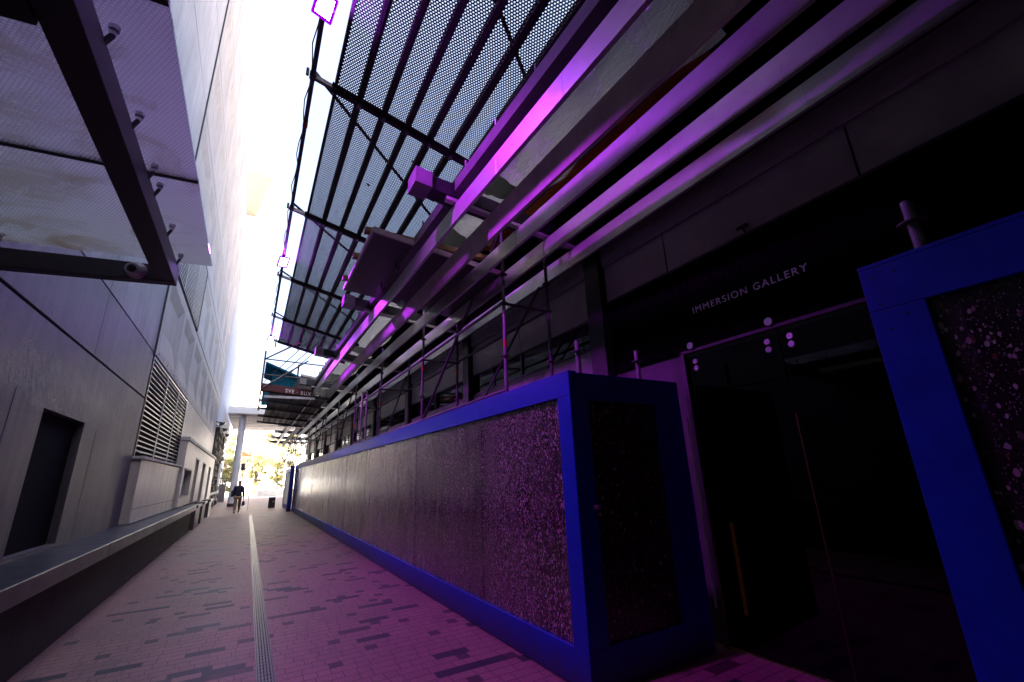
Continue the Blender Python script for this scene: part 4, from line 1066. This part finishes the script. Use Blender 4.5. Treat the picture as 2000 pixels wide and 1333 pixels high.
tree('taller pale tree behind the middle bushy tree', 1.9, 88, 10.5, 2.2, M['leaf_g'], 5)
tree('small yellow tree near the far hoarding', 3.6, 72, 4.4, 1.1, M['leaf_y'], 6, low=0.1)
tree('broad tall tree behind the scaffold end', 5.2, 90, 11.5, 2.8, M['leaf_g'], 7)
tree('tree to the right seen between the scaffold tubes', 11, 72, 8.5, 3.2, M['leaf_g'], 8)
fb = thing('far_building', 'pale building behind the trees, raised to whiten the low sky', 'building', (2, 120, 0))
B(-70, 90, 118, 126, 0, 24).build('wall', M['white'], fb)  # height added to show white where the horizon sky is dim
fw_ = MB()
for k in range(24): fw_.box(-30+k*3.4, -28.4+k*3.4, 117.94, 118.0, 2, 6)
fw_.build('window_row', M['clad'], fb)

# ================================================================== PERSON
px0, py0 = -0.36, 30.1
pe = thing('person', 'person in navy jacket and tan trousers walking away carrying two bags', 'person', (px0, py0, 0))
def skin(name, verts, edges, radii, mat, parent, root=0, sub=1):
    me = bpy.data.meshes.new(name); me.from_pydata(verts, edges, []); me.update(); me.materials.append(mat)
    o = bpy.data.objects.new(name, me); COL.objects.link(o); o.parent = parent
    m = o.modifiers.new("skin", 'SKIN'); m.use_smooth_shade = True
    for i, r in enumerate(radii):
        sv = me.skin_vertices[0].data[i]; sv.radius = (r, r) if not isinstance(r, tuple) else r; sv.use_root = (i == root)
    ss = o.modifiers.new("sub", 'SUBSURF'); ss.levels = sub; ss.render_levels = sub
    return o
V = [(0,0,.92),(0,.01,1.12),(0,.02,1.36),(0,.03,1.47),(0,.05,1.56),(0,.05,1.68)]
Rd = [.13,.12,.13,.05,.085,.075]
Ed = [(0,1),(1,2),(2,3),(3,4),(4,5)]
def chain(start, pts, rs):
    p = start
    for q, r in zip(pts, rs):
        V.append(q); Rd.append(r); Ed.append((p, len(V)-1)); p = len(V)-1
    return p
chain(0, [(-.10,0,.88),(-.10,.02,.48),(-.10,-.14,.10),(-.10,-.02,.03)], [.085,.06,.045,.035])
chain(0, [(.10,0,.88),(.10,.20,.50),(.10,.36,.12),(.10,.48,.06)], [.085,.06,.045,.035])
hl = chain(2, [(-.18,.02,1.40),(-.225,.0,1.12),(-.215,.08,.88),(-.215,.10,.82)], [.06,.048,.035,.03])
hr = chain(2, [(.18,.02,1.40),(.225,.0,1.12),(.26,.04,.86),(.27,.05,.80)], [.06,.048,.035,.03])
for hnd, sx in ((hl, -1), (hr, 1)):
    bx_, by_, bz_ = V[hnd]
    for k in range(4): chain(hnd, [(bx_, by_-.03+.02*k, bz_-.05), (bx_-.012*sx, by_-.03+.02*k, bz_-.08-.006*(k in (1,2)))], [.009,.008])
    chain(hnd, [(bx_-.02*sx, by_+.045, bz_-.02), (bx_-.03*sx, by_+.05, bz_-.05)], [.01,.009])
skin('body', V, Ed, Rd, M['skin'], pe)
skin('jacket', [(0,0,.86),(0,.0,1.02),(0,.02,1.22),(0,.02,1.38),(0,.03,1.45),(-.17,.02,1.38),(-.225,0,1.12),(-.215,.07,.90),(.17,.02,1.38),(.225,0,1.12),(.262,.035,.88)],
     [(0,1),(1,2),(2,3),(3,4),(3,5),(5,6),(6,7),(3,8),(8,9),(9,10)], [(.19,.15),(.175,.14),(.18,.14),(.17,.12),.07,.085,.065,.055,.085,.065,.055], M['navy'], pe, 0, 2)
skin('trousers', [(0,0,.92),(-.095,0,.84),(-.10,.02,.48),(-.10,-.13,.12),(.095,0,.84),(.10,.20,.50),(.10,.35,.14)], [(0,1),(1,2),(2,3),(0,4),(4,5),(5,6)], [.14,.105,.08,.07,.105,.08,.07], M['tan'], pe, 0, 2)
skin('shoe', [(-.10,-.16,.05),(-.10,-.05,.045),(-.10,.06,.035)], [(0,1),(1,2)], [.05,.045,.035], M['shoe'], pe)
skin('shoe', [(.10,.34,.06),(.10,.44,.06),(.10,.54,.07)], [(0,1),(1,2)], [.05,.045,.035], M['shoe'], pe)
skin('hair', [(0,.035,1.60),(0,.04,1.68),(0,.07,1.72)], [(0,1),(1,2)], [.085,.092,.065], M['hair'], pe, 0, 2)
sb = thing('shoulder_bag', 'black shoulder bag hanging at the left hip of the walking person', 'bag', (px0-.27, py0-.05, .95))
MB().hexa([(px0-.37,py0-.2,.88),(px0-.25,py0-.2,.86),(px0-.25,py0+.12,.86),(px0-.37,py0+.12,.88),(px0-.36,py0-.18,1.22),(px0-.27,py0-.18,1.24),(px0-.27,py0+.1,1.24),(px0-.36,py0+.1,1.22)]).build('bag_body', M['shoe'], sb, 0.04)
MB().path([(px0-.31,py0-.1,1.22),(px0-.24,py0-.09,1.40),(px0-.16,py0-.02,1.49),(px0-.22,py0+.1,1.38),(px0-.31,py0+.06,1.22)], .018, 6).build('strap', M['shoe'], sb)
tb_ = thing('tote_bag', 'dark blue tote bag carried in the right hand of the walking person', 'bag', (px0+.29, py0+.05, .5))
MB().hexa([(px0+.20,py0-.16,.36),(px0+.37,py0-.16,.42),(px0+.37,py0+.22,.42),(px0+.20,py0+.22,.36),(px0+.23,py0-.12,.62),(px0+.33,py0-.12,.64),(px0+.33,py0+.18,.64),(px0+.23,py0+.18,.62)]).build('bag_body', M['bagblue'], tb_, 0.02)
MB().path([(px0+.28,py0-.08,.62),(px0+.285,py0-.02,.74),(px0+.29,py0+.05,.75),(px0+.285,py0+.12,.74),(px0+.28,py0+.16,.62)], .012, 6).build('handle', M['bagblue'], tb_)
